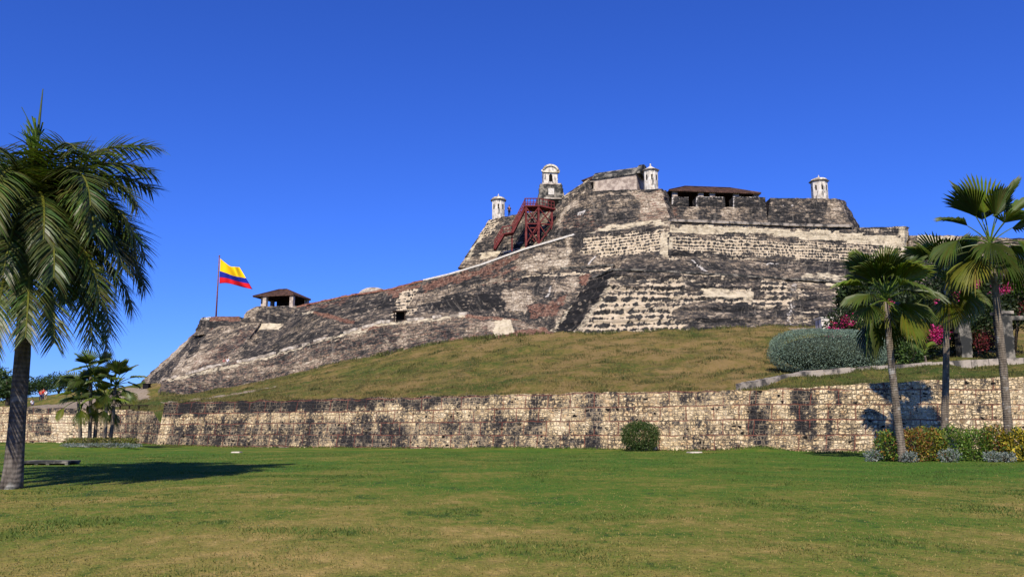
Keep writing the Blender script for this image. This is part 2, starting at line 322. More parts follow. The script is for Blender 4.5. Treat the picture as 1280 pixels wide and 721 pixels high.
# ---------------------------------------------------------------- masonry walls
KINDS = ('tone', 'cream', 'plaster', 'rust', 'white', 'fine')
def inpoly(x, y, poly):
    r = np.zeros(len(x), bool); n = len(poly)
    for i in range(n):
        x1, y1 = poly[i]; x2, y2 = poly[(i+1) % n]
        c = (y1 > y) != (y2 > y)
        xi = (x2-x1)*(y-y1)/((y2-y1) if abs(y2-y1) > 1e-9 else 1e-9)+x1
        r ^= c & (x < xi)
    return r
def wall(name, label, cat, bot, top, back=3.0, ext=2.0, step=.42, rough=.14, ragged=.12, zones=(), base=None, mat='fort', group=None, parent=None, capdrop=0, backdir=(0, 1, 0), ledge=.09, pitch_=2.1):
    "a battered masonry mass: face between two corner lines, flat top running back, rear face, closed ends"
    B = [P(*p) for p in bot]; T = [P(*p) for p in top]; bd = Vector(backdir).normalized()
    H = max((t-b).length for t, b in zip(T, B)) + ext; nv = max(3, int(H/step)); nc = max(2, int(back/(step*2.5)))
    cols = []; u = 0.0
    for i in range(len(B)-1):
        L = max((T[i+1]-T[i]).length, (B[i+1]-B[i]).length); n = max(1, int(L/step))
        for k in range(n + (1 if i == len(B)-2 else 0)):
            f = k/n; cols.append((B[i].lerp(B[i+1], f), T[i].lerp(T[i+1], f), u+L*f))
        u += L
    V = []; UV = []; rows = nv+1+nc+3
    for j, (b, t, uu) in enumerate(cols):
        d = (b-t).normalized(); bb = b + d*ext; h = (t-bb).length
        j0, j1 = max(j-1, 0), min(j+1, len(cols)-1)
        al = (cols[j1][1]-cols[j0][1]).normalized(); nrm = al.cross(t-b).normalized()
        if nrm.y > 0: nrm = -nrm
        tz = ragged*fbm((uu*.9, label.__len__()*1.7, 3), 1.0, 3)
        for r in range(nv+1):
            f = r/nv; p = bb.lerp(t, f)
            p = p + nrm*ledge*(((h*f-ext)/pitch_) % 1.0 - .5)*2.0*-1.0
            p = p + nrm*rough*(fbm(p, .45, 4)*.8 + fbm(p, 1.6, 2)*.55)
            p.z += tz*f**6; V.append(p); UV.append((uu, h*f - ext))
        for r in range(1, nc+1):
            f = r/nc; p = t + bd*(.25+(back-.25)*f); p.z += -capdrop*f + tz + .05*fbm(p, 1.0, 2); V.append(p); UV.append((uu, h-ext+back*f))
        e = t + bd*(back+.02)
        for zz in (.5, 1.0): p = Vector((e.x, e.y, e.z - capdrop - (e.z-capdrop-bb.z)*zz)); V.append(p); UV.append((uu, h-ext+back+zz*h))
        V.append(Vector((bb.x, bb.y, bb.z)) + bd*.6); UV.append((uu, 0))
    nC = len(cols); Fc = []
    for j in range(nC-1):
        for r in range(rows):
            r2 = (r+1) % rows
            Fc.append((j*rows+r, (j+1)*rows+r, (j+1)*rows+r2, j*rows+r2))
    Fc.append(tuple(range(rows))); Fc.append(tuple((nC-1)*rows+r for r in range(rows))[::-1])
    m = MB(); m.add(V, Fc, None, UV)
    base_pt = Vector((sum(b.x for b in B)/len(B), sum(b.y for b in B)/len(B), min(b.z for b in B)))
    o = m.build(name, M[mat], parent=parent, loc=None if parent is not None else base_pt, smooth=True, sharp=38)
    bm = bmesh.new(); bm.from_mesh(o.data); bmesh.ops.recalc_face_normals(bm, faces=bm.faces); bm.to_mesh(o.data); bm.free()
    o.data.set_sharp_from_angle(angle=R(38))
    px, py = project(V)
    jx = np.array([9.0*mnoise.fractal(Vector(p)*.35, 1, 2, 3) for p in V]); jy = np.array([6.0*mnoise.fractal(Vector(p)*.35+Vector((9, 5, 2)), 1, 2, 3) for p in V])
    A = {kd: np.full(len(V), (base or {}).get(kd, 0.0)) for kd in KINDS}
    for z in zones:
        kd, val, poly = z[:3]; q = z[3] if len(z) > 3 else 1.0
        A[kd][inpoly(px+jx*q, py+jy*q, poly)] = val
    for kd in KINDS:
        a = o.data.attributes.new(kd, 'FLOAT', 'POINT'); a.data.foreach_set('value', A[kd].astype(np.float32))
    if parent is None: tag(o, label, cat, group)
    return o

# ================================================================ THE SETTING: lawn and hill
WALL_LINE = [P(*q) for q in ((-800, 507, 79), (-120, 507, 77.5), (0, 508, 75.6), (160, 513, 73.8), (203, 515, 66.9), (207, 503, 66), (890, 487, 46.1), (945, 487.5, 44.8), (1110, 478, 45), (1300, 469, 45.2), (1480, 460, 45.4), (2300, 450, 46))]
def wall_y(x): return np.interp(x, [p.x for p in WALL_LINE], [p.y for p in WALL_LINE])
def wall_top(x): return np.interp(x, [p.x for p in WALL_LINE], [p.z for p in WALL_LINE])
def lawn_z(x, y): 
    x = np.asarray(x, float); y = np.asarray(y, float)
    z = -.3*sstep(30, 66, y)*sstep(8, -22, x) + .22*np.exp(-((x-13.2)/1.6)**2-((y-44.0)/1.3)**2)
    z = z + .36*np.exp(-(np.maximum(np.abs(x+28.3)-1.8, 0)/1.5)**2-((y-55.2)/2.0)**2)
    return z + .05*np.sin(x*.33+1)*np.sin(y*.27)*sstep(6, 14, y)
xs = np.concatenate([np.linspace(-1500, -90, 10), np.linspace(-80, 70, 150), np.linspace(80, 1500, 10)])
ys = np.concatenate([np.linspace(-600, -20, 6), np.linspace(-15, 5, 9), np.linspace(6, 80, 110), np.linspace(90, 2500, 10)])
X, Y = np.meshgrid(xs, ys, indexing='ij'); Z = lawn_z(X, Y); Z = np.where(Y > 85, Z-1.5, Z)
nx, ny = X.shape; m = MB()
vs = np.stack([X, Y, Z], -1).reshape(-1, 3)
m.add(vs.tolist(), [(i*ny+j, (i+1)*ny+j, (i+1)*ny+j+1, i*ny+j+1) for i in range(nx-1) for j in range(ny-1)])
lawn = m.build('lawn', M['lawn'], smooth=True); tag(lawn, kind='structure')
def lush(x, y):
    px, py = project(np.stack([x, y, np.zeros_like(x)], -1))
    a = sstep(640, 585, py)*.75 + sstep(560, 1000, px)*sstep(680, 600, py)*.35 - .25*sstep(640, 700, py)
    return np.where(y < 7, -.1, a*.62+.02)
a = lawn.data.attributes.new('lush', 'FLOAT', 'POINT'); a.data.foreach_set('value', lush(vs[:, 0], vs[:, 1]).astype(np.float32))

# the hill: a smooth surface through surveyed points
HP = [(215, 493, 118), (270, 495, 113), (330, 484, 109), (400, 461, 105), (490, 441, 100.5), (560, 428, 97), (630, 421, 93), (690, 419, 89.5), (732, 419, 87), (800, 416.5, 88), (860, 413.5, 89.5), (930, 410, 92), (1000, 409, 93.5), (1140, 405, 97), (1280, 400, 100),
      (178, 479, 136), (205, 480, 125), (150, 484, 140), (190, 500, 100), (165, 487, 128), (55, 500, 131), (38, 511, 128), (0, 514, 126), (105, 499, 120), (130, 506, 100), (20, 512, 90),
      (985, 468, 54), (1060, 463, 54), (1107, 459, 54), (945, 479.5, 47), (1010, 469, 50), (1110, 461, 51.5), (1190, 456, 51.5), (1280, 451, 51.5), (1040, 414, 80), (960, 440, 66), (1150, 450, 57), (1250, 445, 57), (1200, 425, 75),
      (600, 455, 72), (750, 452, 66), (450, 470, 80), (880, 450, 62)]
pts = np.array([P(*p) for p in HP]); extra = np.array([(-100, 160, 5), (-40, 170, 10), (20, 150, 14), (80, 150, 12), (120, 60, 5), (-150, 100, 3), (60, 120, 13)], float)
front = np.array([(x, float(wall_y(x)), float(wall_top(x))) for x in np.concatenate([np.linspace(-150, -50, 6), np.linspace(-45, 60, 26)])])
CP = np.vstack([pts, extra, front])
def U(r): return np.where(r > 1e-9, r*r*np.log(np.maximum(r, 1e-9)), 0)
n_ = len(CP); K = U(np.hypot(CP[:, None, 0]-CP[None, :, 0], CP[:, None, 1]-CP[None, :, 1])) + np.eye(n_)*2.0
Q = np.hstack([np.ones((n_, 1)), CP[:, :2]]); Amat = np.block([[K, Q], [Q.T, np.zeros((3, 3))]])
sol = np.linalg.solve(Amat, np.concatenate([CP[:, 2], np.zeros(3)]))
def hill_z(x, y):
    x = np.asarray(x, float); y = np.asarray(y, float); sh = x.shape; x = x.ravel(); y = y.ravel()
    z = U(np.hypot(x[:, None]-CP[None, :, 0], y[:, None]-CP[None, :, 1])) @ sol[:n_] + sol[n_] + sol[n_+1]*x + sol[n_+2]*y
    d = y - wall_y(x); f = sstep(0, 4, d); z = wall_top(x)*(1-f) + z*f
    return z.reshape(sh)
hx = np.concatenate([np.linspace(-160, -66, 30), np.linspace(-64, 60, 190), np.linspace(64, 120, 12)])
ht = np.concatenate([np.linspace(.0, 6, 12), np.linspace(6.6, 60, 95), np.linspace(62, 130, 22)])
HX = np.repeat(hx[:, None], len(ht), 1); HY = wall_y(HX) + ht[None, :]+.35
HZ = hill_z(HX, HY) + np.array([[.34*fbm((HX[i, j], HY[i, j], 0), .22, 3) + .15*fbm((HX[i, j], HY[i, j], 4), .9, 3) for j in range(len(ht))] for i in range(len(hx))])*sstep(0, 3, ht)[None, :]
HX = np.hstack([HX[:, :1], HX]); HY = np.hstack([HY[:, :1], HY]); HZ = np.hstack([HZ[:, :1]-1.8, HZ])
nx, ny = HX.shape; vs = np.stack([HX, HY, HZ], -1).reshape(-1, 3); m = MB()
m.add(vs.tolist(), [(i*ny+j, (i+1)*ny+j, (i+1)*ny+j+1, i*ny+j+1) for i in range(nx-1) for j in range(ny-1)])
hill = m.build('grass_hill', M['hill'], smooth=True); tag(hill, kind='structure')
px, py = project(vs); bare = np.zeros(len(vs)); lu = np.zeros(len(vs))
for poly in ([(0, 516), (25, 509), (100, 500), (140, 492), (160, 484), (186, 484), (190, 498), (150, 508), (60, 514)], [(200, 502), (260, 496), (345, 482), (347, 484.5), (262, 499), (205, 505)], [(985, 409), (1024, 408), (1024, 415), (985, 413)]):
    bare[inpoly(px, py, poly)] = .62
lu += .55*sstep(980, 1100, px)*sstep(430, 460, py) - .28*sstep(560, 700, px)*sstep(1000, 900, px) + .3*sstep(420, 300, px) - .15
for nm, arr in (('bare', bare), ('lush', lu)):
    a = hill.data.attributes.new(nm, 'FLOAT', 'POINT'); a.data.foreach_set('value', arr.astype(np.float32))
def ground(px, D):
    "hill point straight below the photo column px at depth D"
    x = (px-640)/F_PX*D*(1/cp); x = (px-640)/F_PX*D
    for _ in range(3):
        z = float(hill_z(np.array([x]), np.array([D]))[0]); dd = D*cp + (z-CAM_H)*sp; x = (px-640)/F_PX*dd
    return Vector((x, D, float(hill_z(np.array([x]), np.array([D]))[0])))

# ================================================================ LOW RETAINING WALLS
dr = [('tone', -.75, [(936, 485), (946, 485), (948, 562), (940, 562)]), ('tone', -.55, [(952, 500), (958, 500), (958, 560), (953, 560)]), ('tone', -.8, [(990, 487), (1018, 485), (1020, 540), (1000, 538), (988, 510)]), ('tone', -.6, [(1033, 483), (1044, 483), (1042, 560), (1036, 560)]), ('tone', -.5, [(1012, 538), (1018, 538), (1016, 562), (1011, 562)])]
wall('retaining_wall', 'long low rubble wall at the foot of the grass hill, blackened along its upper left', 'wall',
     [(195, 556, 65.2), (892, 563, 45.4), (940, 562.5, 44.2)], [(206, 503, 66), (890, 487, 46.1), (945, 487.5, 44.8)], back=1.2, ext=.8, step=.34, rough=.05, ragged=.12, mat='ret', ledge=0, base={'tone': .12},
     zones=[('tone', -1.15, [(200, 500), (500, 488), (500, 509), (200, 517)]), ('tone', -.9, [(500, 488), (612, 488), (605, 507), (500, 509)]), ('tone', .15, [(206, 517), (500, 509), (500, 525), (200, 530)]), ('tone', -.45, [(200, 528), (500, 523), (680, 525), (680, 566), (196, 558)]), ('tone', -.2, [(620, 545), (740, 545), (740, 566), (620, 566)]), ('tone', -.7, [(738, 488), (752, 488), (754, 566), (735, 566)]), ('tone', .45, [(890, 505), (932, 500), (932, 556), (890, 560)]), ('tone', .4, [(197, 517), (216, 517), (207, 556), (195, 556)])]+dr)
wall('retaining_wall', 'right wing of the low stone wall behind the hedge and fan palms, with dark drip stains', 'wall',
     [(940, 562.5, 44.2), (1110, 562.5, 44.4), (1300, 562.5, 44.6), (1480, 562.5, 44.8)], [(945, 487.5, 44.8), (1110, 478, 45.0), (1300, 469, 45.2), (1480, 460, 45.4)], back=1.2, ext=.8, step=.34, rough=.05, ragged=.12, mat='ret', ledge=0, base={'tone': .3}, zones=dr)
wall('retaining_wall', 'short grey stone wall section between the palm cluster and the quoined corner', 'wall',
     [(158, 552, 73), (203, 555, 66.5)], [(160, 513, 73.6), (212, 515, 66.8)], back=1.0, ext=.8, step=.34, rough=.05, ragged=.04, mat='ret', ledge=0, base={'tone': -.3})
wall('retaining_wall', 'pale patched stone wall at far left behind the small palm cluster', 'wall',
     [(-120, 549, 77), (0, 550, 75), (165, 552, 73)], [(-120, 507, 77.5), (0, 508, 75.6), (165, 512, 73.8)], back=1.0, ext=.8, step=.34, rough=.06, ragged=.12, mat='ret', ledge=0, base={'tone': .2},
     zones=[('tone', .9, [(62, 520), (108, 515), (108, 552), (50, 552)]), ('tone', -.7, [(30, 528), (62, 522), (66, 545), (40, 548)]), ('tone', -.5, [(10, 508), (110, 508), (110, 514), (10, 516)]), ('tone', -.6, [(138, 515), (158, 515), (158, 545), (138, 545)])])
# kerb above the wall on the right
k_ = MB(); kp = [P(925, 484, 46.1), P(945, 480, 47.0), P(975, 474, 48.4), P(1010, 468, 50), P(1110, 460.5, 51.5), P(1190, 455.5, 51.5), P(1320, 449, 51.5)]
for i in range(len(kp)-1):
    for j in range(6):
        a_, b_ = kp[i].lerp(kp[i+1], j/6), kp[i].lerp(kp[i+1], (j+.97)/6); jz = random.uniform(-.03, .03)
        k_.bar(a_+Vector((0, 0, -.05+jz)), b_+Vector((0, 0, -.05+jz)), .55, .55)
tag(k_.build('stone_kerb', M['grey'], loc=kp[0]), 'long pale stone kerb edging the grass strip above the right wing wall', 'kerb')

# ================================================================ THE FORTRESS
# upper lines first
citM = wall('fortress_wall', 'dark left citadel wall under the sentry box beside the red stairs, with a cream patch', 'wall',
     [(581, 322, 114), (640, 316, 112.8), (705, 300, 110.5)], [(611, 275, 116), (640, 269, 115.2), (706, 256, 113.8)], back=8, ext=2, ragged=.15,
     base={'tone': -.15}, zones=[('cream', 1, [(600, 280), (622, 276), (618, 292), (596, 300)]), ('fine', 1, [(560, 250), (700, 250), (700, 330), (560, 330)]), ('plaster', .6, [(580, 322), (600, 288), (604, 292), (588, 322)]), ('plaster', .8, [(600, 318), (640, 312), (690, 297), (690, 302), (600, 326)])])
bastA = wall('bastion', 'blackened citadel bastion carrying the vaulted storehouse, right corner worn to pink stone', 'bastion',
     [(668, 302, 112), (692, 298, 108), (745, 288, 105.5), (838, 276, 102.5), (846, 277, 108)], [(690, 256, 116), (706, 254, 110.5), (735, 240, 108.2), (826, 235.5, 105.5), (834, 238, 111)], back=6, ext=2.5, ragged=.1,
     base={'tone': -.2}, zones=[('tone', .55, [(795, 240), (828, 236), (840, 280), (800, 280)]), ('rust', .42, [(795, 240), (828, 236), (840, 280), (800, 284)]), ('rust', .35, [(700, 270), (740, 262), (760, 285), (700, 290)]), ('plaster', .7, [(740, 283), (840, 274), (840, 280), (740, 290)]), ('tone', .5, [(690, 280), (712, 248), (722, 246), (700, 284)]), ('white', .55, [(722, 262), (735, 262), (735, 270), (724, 270)])])
parA = wall('parapet', 'sloping grey arcaded parapet rising from the bell gable to the storehouse', 'parapet',
     [(702, 260, 110.4), (742, 242, 108.4)], [(703, 246, 110.8), (736, 223, 109)], back=.9, ext=.6, ledge=0, ragged=.05, base={'tone': .15, 'cream': .4, 'fine': 1})
wallB = wall('battery_wall', 'dark upper battery wall in front of the tiled pavilion', 'wall',
     [(838, 277, 107.3), (960, 281, 110.3)], [(839, 258, 108.4), (958, 259.5, 111.2)], back=5, ext=2, base={'tone': -.1}, zones=[('tone', .6, [(900, 258), (920, 258), (928, 280), (896, 280)]), ('rust', .5, [(838, 250), (848, 250), (850, 280), (838, 280)]), ('tone', .5, [(858, 256), (872, 256), (876, 280), (858, 280)])])
for bx0, bx1 in ((839.5, 861), (870, 906.5), (916.5, 957)):
    d0 = 108.4+(bx0-839)/119*2.8; d1 = 108.4+(bx1-839)/119*2.8
    wall('merlon', 'merlon', '', [(bx0, 258.2, d0+.02), (bx1, 258.6, d1+.02)], [(bx0+.4, 245.5, d0+.4), (bx1-.3, 246.5, d1+.4)], back=2.4, ext=.1, ragged=.08, rough=.08, base={'tone': -.35}, parent=wallB,
         zones=[('white', .6, [(bx0-1, 244), (bx0+3, 244), (bx0+2, 262), (bx0-1, 262)], .2), ('white', .45, [(bx0, 244), (bx1, 244), (bx1, 247), (bx0, 247)], .2)])
wall('battery_wall', 'dark blank battery wall below the white sentry box on the right', 'wall',
     [(958, 283, 110.8), (1066, 285, 112.2), (1075, 284, 119)], [(963, 247.5, 112.5), (1046, 248.5, 114), (1056, 251, 120)], back=6, ext=2.2, ragged=.1, base={'tone': -.35},
     zones=[('tone', .35, [(1030, 255), (1050, 250), (1066, 285), (1030, 285)]), ('white', .5, [(978, 255), (1000, 256), (1000, 259), (978, 258)])])
H_bot = [(520, 367, 112.5), (560, 360, 110.8), (600, 352, 108.8), (650, 341, 106), (722, 335, 102.5), (790, 325, 99.2), (835, 319, 97.8)]
H_top = [(530, 350.5, 114), (562, 343, 111.8), (602, 331, 109.6), (655, 312, 107), (718, 293.5, 104), (790, 283, 101.4), (838, 277, 99.6)]
wallH = wall('rampart', 'curved ramp wall with a white coping line climbing to the citadel', 'rampart',
     H_bot, H_top, back=7, ext=3, ragged=.06, base={'tone': -.12},
     zones=[('cream', .95, [(727, 296), (838, 289), (834, 316), (722, 318)]), ('fine', 1, [(700, 280), (840, 270), (840, 330), (700, 330)]), ('plaster', 1, [(828, 296), (839, 290), (836, 318), (824, 318)]), ('rust', .62, [(530, 352), (600, 335), (650, 316), (652, 322), (600, 346), (530, 366)]), ('tone', .75, [(640, 325), (708, 318), (708, 334), (640, 340)]), ('rust', .5, [(600, 342), (650, 332), (650, 340), (600, 352)]), ('tone', .8, [(707, 296), (714, 296), (711, 330), (706, 330)], .3), ('white', .8, [(740, 322), (746, 318), (738, 332), (732, 332)], .3), ('plaster', .6, [(735, 289), (838, 276), (838, 280), (735, 293)], .5), ('tone', -.8, [(780, 300), (786, 300), (780, 322), (776, 322)], .3)])
cp_ = MB(); hp = [P(*p) for p in H_top[:5]]
for i in range(4):
    n = 8
    for j in range(n):
        a_, b_ = hp[i].lerp(hp[i+1], j/n), hp[i].lerp(hp[i+1], (j+1)/n); cp_.bar(a_+Vector((0, .1, .02)), b_+Vector((0, .1, .02)), .5, .24)
cp_.build('coping', M['plate'], parent=wallH)
C_bot = [(835, 319, 97.8), (1000, 326, 103), (1129, 331, 107.6), (1133, 331, 113)]; C_top = [(838, 277, 99.6), (1000, 283, 105), (1064, 284.5, 107.4), (1130, 283, 109.8), (1135, 284, 114)]
C_bot = [(835, 319, 97.8), (1000, 326, 103), (1064, 328.5, 105.2), (1129, 331, 107.6), (1134, 331, 112)]; C_top = [(838, 277, 99.6), (1000, 283, 105), (1064, 284, 107.3), (1131, 283, 109.6), (1136, 284, 114)]
wallC = wall('rampart', 'broad right rampart with a cream plaster band over rows of dark sockets under the battery', 'rampart', C_bot, C_top, back=7, ext=3, ragged=.05, base={'tone': -.1, 'fine': 1, 'cream': .34},
     zones=[('cream', .95, [(838, 297), (940, 300), (1000, 306), (1070, 312), (1060, 330), (1000, 322), (880, 316), (838, 312)]), ('cream', .6, [(1000, 300), (1128, 306), (1128, 322), (1060, 318), (1000, 308)]), ('plaster', 1.0, [(838, 281), (960, 286), (1064, 292), (1131, 296), (1131, 309), (1064, 303), (960, 294), (838, 291)], .6), ('tone', -.6, [(838, 311), (880, 313), (880, 320), (838, 319)]), ('plaster', .8, [(1122, 283), (1136, 283), (1136, 330), (1124, 326)], .5), ('tone', -.5, [(1064, 282), (1122, 282), (1122, 292), (1064, 290)], .3), ('plaster', .8, [(834, 296), (841, 296), (839, 312), (831, 312)], .3)])
co = MB()
for (a_, b_) in zip(C_top[:3], C_top[1:3]):
    A_, B_ = P(*a_), P(*b_); n = 20
    for j in range(n):
        co.bar(A_.lerp(B_, j/n)+Vector((0, -.1, .1)), A_.lerp(B_, (j+1.02)/n)+Vector((0, -.1, .1)), .55, .34+random.uniform(-.06, .06))
co.build('cordon', M['grey'], parent=wallC)
wall('rampart', 'outer right rampart end stepping down behind the fan palms', 'rampart',
     [(1134, 330, 110), (1205, 335, 112.5), (1330, 345, 116)], [(1137, 294, 112), (1188, 293.5, 114), (1200, 309, 114), (1330, 322, 118)][:1]+[(1190, 294, 114), (1330, 300, 118)], back=5, ext=3, ragged=.1, base={'tone': .1, 'fine': 1},
     zones=[('plaster', .8, [(1145, 295), (1190, 295), (1188, 306), (1145, 308)]), ('tone', -.5, [(1137, 308), (1190, 308), (1190, 330), (1137, 330)])])
wall('glacis', 'dark sloping stone glacis between the great corner bastion and the cream rampart', 'glacis',
     [(768, 338, 93.2), (880, 343, 96.7), (990, 350, 100.2), (1150, 359, 105), (1340, 369.5, 111)], [(790, 322, 98.8), (850, 318, 98.6), (1000, 324, 103.2), (1150, 331, 108.2), (1340, 342, 114)], back=1.5, ext=.6, ragged=.04, rough=.1, base={'tone': -.22, 'cream': .08, 'fine': 1},
     zones=[('white', .62, [(862, 324), (866, 324), (885, 340), (881, 340)], .15), ('white', .7, [(955, 329), (975, 330), (975, 332), (955, 331)], .3), ('plaster', .5, [(1000, 342), (1100, 345), (1100, 356), (1000, 352)])])
F_bot = [(684, 419, 93.5), (732, 419, 87.6), (860, 414, 90.5), (992, 410, 94), (1150, 406, 98.5), (1340, 402, 105)]; F_top = [(738, 349, 98.3), (768, 337.5, 93), (880, 342.5, 96.5), (992, 349.5, 100), (1150, 358.5, 104.8), (1340, 369, 111)]
wallF = wall('bastion', 'great lower corner bastion with rows of cream blocks and a streaked black left flank', 'bastion', F_bot, F_top, back=6, ext=3, step=.4, ragged=.06, rough=.16, ledge=.16, pitch_=1.9, base={'tone': -.1, 'cream': .30},
     zones=[('cream', 0, [(684, 330), (766, 336), (752, 366), (732, 420), (680, 420)]), ('cream', .74, [(752, 366), (800, 362), (868, 372), (846, 384), (864, 420), (715, 420), (735, 395)]), ('cream', .5, [(768, 340), (860, 348), (860, 372), (752, 368)]), ('plaster', .85, [(882, 359), (945, 362), (942, 379), (900, 373), (884, 370)]), ('cream', .75, [(900, 373), (990, 376), (985, 384), (900, 380)]), ('cream', .7, [(955, 352), (986, 354), (984, 382), (955, 378)]), ('white', .45, [(989, 352), (996, 352), (992, 375), (990, 410), (984, 410)], 1.0), ('tone', -.3, [(998, 352), (1060, 355), (1060, 412), (996, 412)]), ('plaster', .75, [(1028, 350), (1075, 352), (1075, 361), (1028, 358)]), ('tone', -1.0, [(684, 418), (738, 349), (768, 338), (752, 366), (722, 404), (716, 419)]), ('plaster', .52, [(712, 419), (730, 396), (752, 366), (766, 344), (769, 347), (756, 372), (738, 400), (730, 419)], .4), ('plaster', .5, [(683, 419), (712, 380), (716, 382), (694, 419)], .4), ('tone', -.42, [(866, 382), (985, 384), (985, 414), (862, 414)]), ('cream', 0, [(866, 382), (985, 384), (985, 414), (862, 414)])])
E_bot = [(322, 450, 117.5), (400, 428, 113.5), (478, 405, 109), (585, 395, 104.5), (650, 402, 100), (705, 418, 94.5)]
E_top = [(372, 384, 127), (440, 369.5, 122.8), (492, 361.5, 119.2), (546, 346.5, 115), (650, 339, 106.8), (770, 331, 99.4)]
E_top = [(372, 384, 127), (440, 369.5, 122.8), (492, 361.5, 119.2), (546, 347, 115), (650, 339, 106.8), (768, 332, 99.8)]
wallE = wall('rampart', 'wide dark middle rampart with a cream panel left of the great corner bastion', 'rampart', E_bot, E_top, back=8, ext=3, step=.42, ragged=.12, rough=.14, base={'tone': -.28},
     zones=[('tone', -.3, [(390, 388), (495, 366), (492, 395), (440, 403)]), ('cream', .85, [(497, 366), (552, 352), (545, 362), (520, 392), (490, 396)]), ('tone', -.85, [(560, 362), (640, 350), (630, 386), (536, 388)]), ('rust', .7, [(480, 368), (546, 348), (548, 353), (484, 374)]), ('rust', .6, [(660, 378), (712, 370), (700, 395), (665, 398)]), ('rust', .9, [(722, 344), (736, 342), (734, 356), (724, 356)], .4), ('cream', .7, [(640, 342), (768, 333), (765, 338), (700, 345), (640, 350)]), ('tone', .5, [(630, 360), (672, 352), (660, 392), (630, 386)]), ('rust', .55, [(575, 350), (655, 341), (655, 352), (570, 362)]), ('plaster', .55, [(585, 402), (640, 398), (650, 408), (640, 416), (590, 414)]), ('tone', .4, [(690, 352), (720, 346), (716, 364), (690, 372)]), ('white', .7, [(688, 352), (692, 346), (684, 372), (681, 372)], .2), ('rust', .5, [(380, 384), (440, 370), (440, 375), (384, 388)])])
wall('buttress', 'smooth dark sloping buttress with a red brick coping below the hilltop shelter', 'buttress',
     [(290, 453, 121), (322, 447.5, 116), (400, 426, 112.2), (480, 402.5, 109)], [(378, 391, 124), (390, 388.5, 117.5), (415, 393, 116.5), (442, 402, 114.5)], back=5, ext=1.2, ragged=.05, rough=.08, base={'tone': -.3},
     zones=[('rust', .8, [(388, 386), (418, 391), (445, 400), (442, 405), (412, 398), (388, 392)], .4), ('plaster', .6, [(376, 389), (392, 387), (392, 391), (378, 394)], .4), ('tone', .1, [(330, 447), (480, 402), (480, 410), (330, 455)])])
wallK = wall('fortress_wall', 'grey platform wall under the hilltop shelter with a cream panel at its foot', 'wall',
     [(286, 458, 122.5), (345, 445, 119.5), (395, 420, 118)], [(300, 404, 128), (366, 405, 125.6), (400, 402, 124)], back=9, ext=2.5, ragged=.08, rough=.08, base={'tone': -.1},
     zones=[('plaster', 1, [(311, 403), (366, 404), (364, 413), (309, 412)], .4), ('tone', -.3, [(310, 415), (345, 415), (330, 447), (300, 450)]), ('tone', .5, [(288, 455), (306, 412), (316, 414), (312, 450)])])
wall('fortress_wall', 'dark upper parapet block right under the hilltop shelter', 'wall',
     [(300, 404, 130.5), (318, 402, 128.5), (400, 404, 126)], [(309, 388, 133), (322, 382.5, 129.8), (394, 382.5, 128)], back=10, ext=2, ragged=.06, base={'tone': -.2}, zones=[('tone', .6, [(312, 384), (326, 383), (316, 402), (308, 402)])])
wall('bastion', 'leftmost outer bastion with a steep sloping left edge and pale brown right face', 'bastion',
     [(176, 477, 138), (205, 479, 124.5), (286, 457, 119.5), (312, 452, 118.5)], [(247, 412.5, 140), (268, 408, 130), (326, 403, 126.5), (330, 403, 130)], back=8, ext=2.5, ragged=.08, rough=.09, base={'tone': .0},
     zones=[('tone', -.35, [(190, 472), (247, 413), (268, 409), (232, 450), (205, 478)]), ('tone', .5, [(200, 478), (240, 440), (262, 418), (300, 414), (240, 462)]), ('rust', .4, [(245, 445), (300, 415), (315, 410), (290, 452), (230, 470)]), ('rust', .6, [(232, 425), (255, 410), (272, 408), (240, 424)], .5), ('tone', .6, [(176, 477), (247, 412), (250, 414), (184, 477)], .4), ('tone', -.2, [(290, 455), (330, 405), (340, 405), (330, 450)])])
wall('fortress_wall', 'low flag platform wall with a red brick top on the leftmost bastion', 'wall',
     [(244, 413, 136), (252, 410, 131.5), (306, 405, 129.5)], [(250, 400, 138), (254, 396.5, 132.8), (299, 395.5, 131)], back=6, ext=1.5, ragged=.05, base={'tone': -.25}, zones=[('rust', 1, [(258, 394), (300, 393), (300, 401), (262, 401)], .3), ('white', .6, [(250, 396), (262, 395), (262, 399), (250, 400)], .3)])
G_bot = [(196, 493, 119.5), (270, 495, 113.5), (330, 484, 109.6), (400, 461, 105.6), (490, 441, 101), (585, 424.5, 96.5), (660, 419, 92.5), (700, 419, 90)]
G_top = [(203, 475, 121.5), (265, 458.5, 116.2), (330, 446, 112.2), (400, 424.5, 108.2), (478, 403, 104), (585, 393, 100), (650, 400, 96), (695, 416.5, 91.5)]
wallG = wall('ramp_wall', 'long rubble ramp wall of brown and grey stone climbing along the top of the grass hill', 'wall', G_bot, G_top, back=9, ext=2.2, ragged=.1, rough=.2, capdrop=.4, base={'tone': .05, 'rust': .36},
     zones=[('plaster', .55, [(203, 474), (330, 445), (478, 402), (585, 392), (585, 396), (478, 408), (330, 450), (210, 478)], .4), ('tone', -.1, [(470, 424), (560, 402), (560, 424), (480, 438)]), ('rust', .9, [(450, 409), (475, 402), (476, 408), (452, 414)], .3), ('tone', .25, [(588, 398), (618, 400), (616, 420), (585, 420)]), ('plaster', .95, [(618, 402), (640, 400), (644, 416), (614, 419)], .5), ('rust', .85, [(560, 425), (640, 414), (700, 405), (695, 419), (560, 430)], .5), ('rust', .75, [(575, 391), (650, 398), (650, 402), (575, 397)], .4), ('tone', .6, [(494, 432), (506, 408), (512, 408), (505, 436)], .4)])
hp = [P(*p) for p in G_top[:6]]; cp_ = MB()
